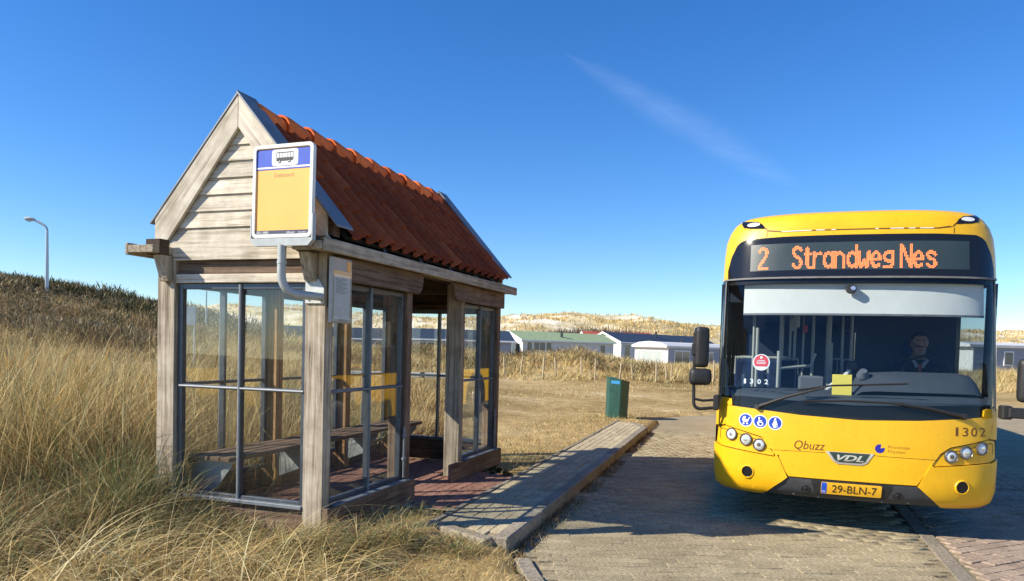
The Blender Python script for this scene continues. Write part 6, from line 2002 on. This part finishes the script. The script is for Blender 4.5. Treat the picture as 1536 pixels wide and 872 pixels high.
def scrub():
    """low bushes covering the hill at the left"""
    n = 9000
    y = 13 + 36 * rng.random(n) ** .9; x = -y * rng.uniform(0.10, 0.80, n)
    u, v = sh_local(x, y)
    k = (u > 2.2) & (rng.random(n) < np.interp(-x / y, [.30, .42, .52], [.10, .35, 1])) & (vnoise(x, y, 2.4, 71) + .5 * vnoise(x, y, 1.1, 72) > .48); x, y = x[k], y[k]
    hg = ground_h(x, y); k = rng.random(len(x)) < smoothstep(.9, 2.3, hg) * .95 + .05; x, y, hg = x[k], y[k], hg[k]; m = len(x)
    size = (0.30 + 0.75 * vnoise(x, y, 3.2, 73) ** 1.5) * np.interp(y, [13, 20, 36, 48], [.75, .9, 1.15, 1.2]) * np.interp(-x / y, [.1, .3, .5], [.6, .85, 1])
    green = np.clip((hg - 2.6) * .42 + 1.8 * (vnoise(x, y, 4.5, 74) - .5), 0, .75)
    T = np.repeat(np.arange(m), 26); q = len(T)
    s = size[T]
    az = rng.uniform(0, 2 * PI, q); rr = s * .75 * np.sqrt(rng.random(q))
    bx = x[T] + np.cos(az) * rr; by = y[T] + np.sin(az) * rr
    dome = np.sqrt(np.clip(1 - (rr / (s * .8)) ** 2, .05, 1))
    bz = ground_h(bx, by) + s * dome * rng.uniform(0, .75, q)
    col = np.where((rng.random(q) < green[T] * .85)[:, None], pick(np.array([(.055, .065, .025), (.085, .09, .035), (.045, .05, .022), (.12, .11, .045)]), q),
                   np.where((rng.random(q) < .30)[:, None], pick(np.array([(.32, .23, .12), (.40, .31, .17)]), q), pick(np.array([(.20, .145, .075), (.28, .205, .105), (.15, .115, .062), (.13, .12, .055)]), q)))
    stuff_mesh('hill_scrub', [blades(np.stack([bx, by, bz], -1), s * rng.uniform(.22, .5, q), az + rng.normal(0, .8, q), rng.uniform(.05, .8, q), rng.uniform(0, .3, q), .022 + .00075 * y[T], col, 2)])
    # pale dry grass between the bushes
    n = 6500
    y = 11 + 26 * rng.random(n); x = -y * rng.uniform(0.08, 0.78, n)
    u, v = sh_local(x, y)
    k = (u > 2.0) | (v > 5.0); x, y = x[k], y[k]
    tone = vnoise(x, y, 3.0, 81)
    stuff_mesh('hill_grass', [tufts(np.stack([x, y], -1), 13, .24, .30 + .35 * vnoise(x, y, 2.2, 82), .22, .35, .013, .08, np.clip(.2 + 1.6 * (tone - .4), .1, .8), 3)])
scrub()

# ---------------------------------------------------------------- a thin streak of high cloud
def cirrus():
    m, nt, b = new_mat('thin_cloud')
    out = nt.nodes['Material Output']
    v = mapping(nt, (1, 1, 1), 'Generated')
    uv = nt.nodes.new('ShaderNodeAttribute'); uv.attribute_name = 'across'
    al = nt.nodes.new('ShaderNodeAttribute'); al.attribute_name = 'along'
    n1 = noise(nt, mapping(nt, (.0011, .0011, .0011)), 1.0, 8, .68, 1.2)
    r = nt.nodes.new('ShaderNodeMapRange'); r.inputs['From Min'].default_value = .20; r.inputs['From Max'].default_value = .75; r.inputs['To Min'].default_value = .12
    nt.links.new(n1, r.inputs['Value'])
    m1 = nt.nodes.new('ShaderNodeMath'); m1.operation = 'MULTIPLY'
    m2 = nt.nodes.new('ShaderNodeMath'); m2.operation = 'MULTIPLY'
    m3 = nt.nodes.new('ShaderNodeMath'); m3.operation = 'MULTIPLY'; m3.inputs[1].default_value = .125
    nt.links.new(uv.outputs['Fac'], m1.inputs[0]); nt.links.new(al.outputs['Fac'], m1.inputs[1])
    nt.links.new(m1.outputs[0], m2.inputs[0]); nt.links.new(r.outputs[0], m2.inputs[1]); nt.links.new(m2.outputs[0], m3.inputs[0])
    tr = nt.nodes.new('ShaderNodeBsdfTransparent'); tl = nt.nodes.new('ShaderNodeBsdfTranslucent'); df = nt.nodes.new('ShaderNodeBsdfDiffuse')
    tl.inputs['Color'].default_value = (.84, .92, 1, 1); df.inputs['Color'].default_value = (.84, .92, 1, 1)
    ms = nt.nodes.new('ShaderNodeAddShader'); nt.links.new(tl.outputs[0], ms.inputs[0]); nt.links.new(df.outputs[0], ms.inputs[1])
    mx = nt.nodes.new('ShaderNodeMixShader')
    nt.links.new(m3.outputs[0], mx.inputs[0]); nt.links.new(tr.outputs[0], mx.inputs[1]); nt.links.new(ms.outputs[0], mx.inputs[2])
    nt.links.new(mx.outputs[0], out.inputs['Surface'])
    nt.nodes.remove(b)
    Z = 3000.0
    # streak drawn on the layer: points at (x, y) on the 3 km level
    cl = [(420, 7500, .0, 90), (820, 7950, .8, 210), (1450, 8800, .9, 390), (2350, 9900, .95, 520), (3300, 11200, .8, 500), (4300, 12500, .6, 420), (5050, 13400, .0, 180)]
    P = np.array([c[:2] for c in cl], float); ts = np.linspace(0, len(cl) - 1, 61)
    i = np.arange(len(cl))
    px = np.interp(ts, i, P[:, 0]); py = np.interp(ts, i, P[:, 1])
    ker = np.ones(7) / 7
    px = np.convolve(np.pad(px, 3, 'edge'), ker, 'valid'); py = np.convolve(np.pad(py, 3, 'edge'), ker, 'valid')
    al_ = np.interp(ts, i, [c[2] for c in cl]); wd = np.interp(ts, i, [c[3] for c in cl])
    tx = np.gradient(px); ty = np.gradient(py); l = np.hypot(tx, ty); nx, ny = -ty / l, tx / l
    s = np.linspace(-1, 1, 13)
    V = np.stack([px[:, None] + nx[:, None] * wd[:, None] * s, py[:, None] + ny[:, None] * wd[:, None] * s, Z + 40 * np.sin(3 * s)[None, :] + 0 * px[:, None]], -1).reshape(-1, 3)
    n_, m_ = len(ts), len(s)
    k = np.arange(n_ - 1)[:, None] * m_ + np.arange(m_ - 1)[None, :]
    F = np.stack([k, k + 1, k + m_ + 1, k + m_], -1).reshape(-1, 4)
    ac = np.tile((1 - s ** 2) ** 2.0, n_); alg = np.repeat(al_, m_)
    me = np_mesh('high_cloud', V, F, MATS['thin_cloud'], {'across': ('FLOAT', ac), 'along': ('FLOAT', alg)}, True)
    link('high_cloud', me, kind='stuff')
cirrus()
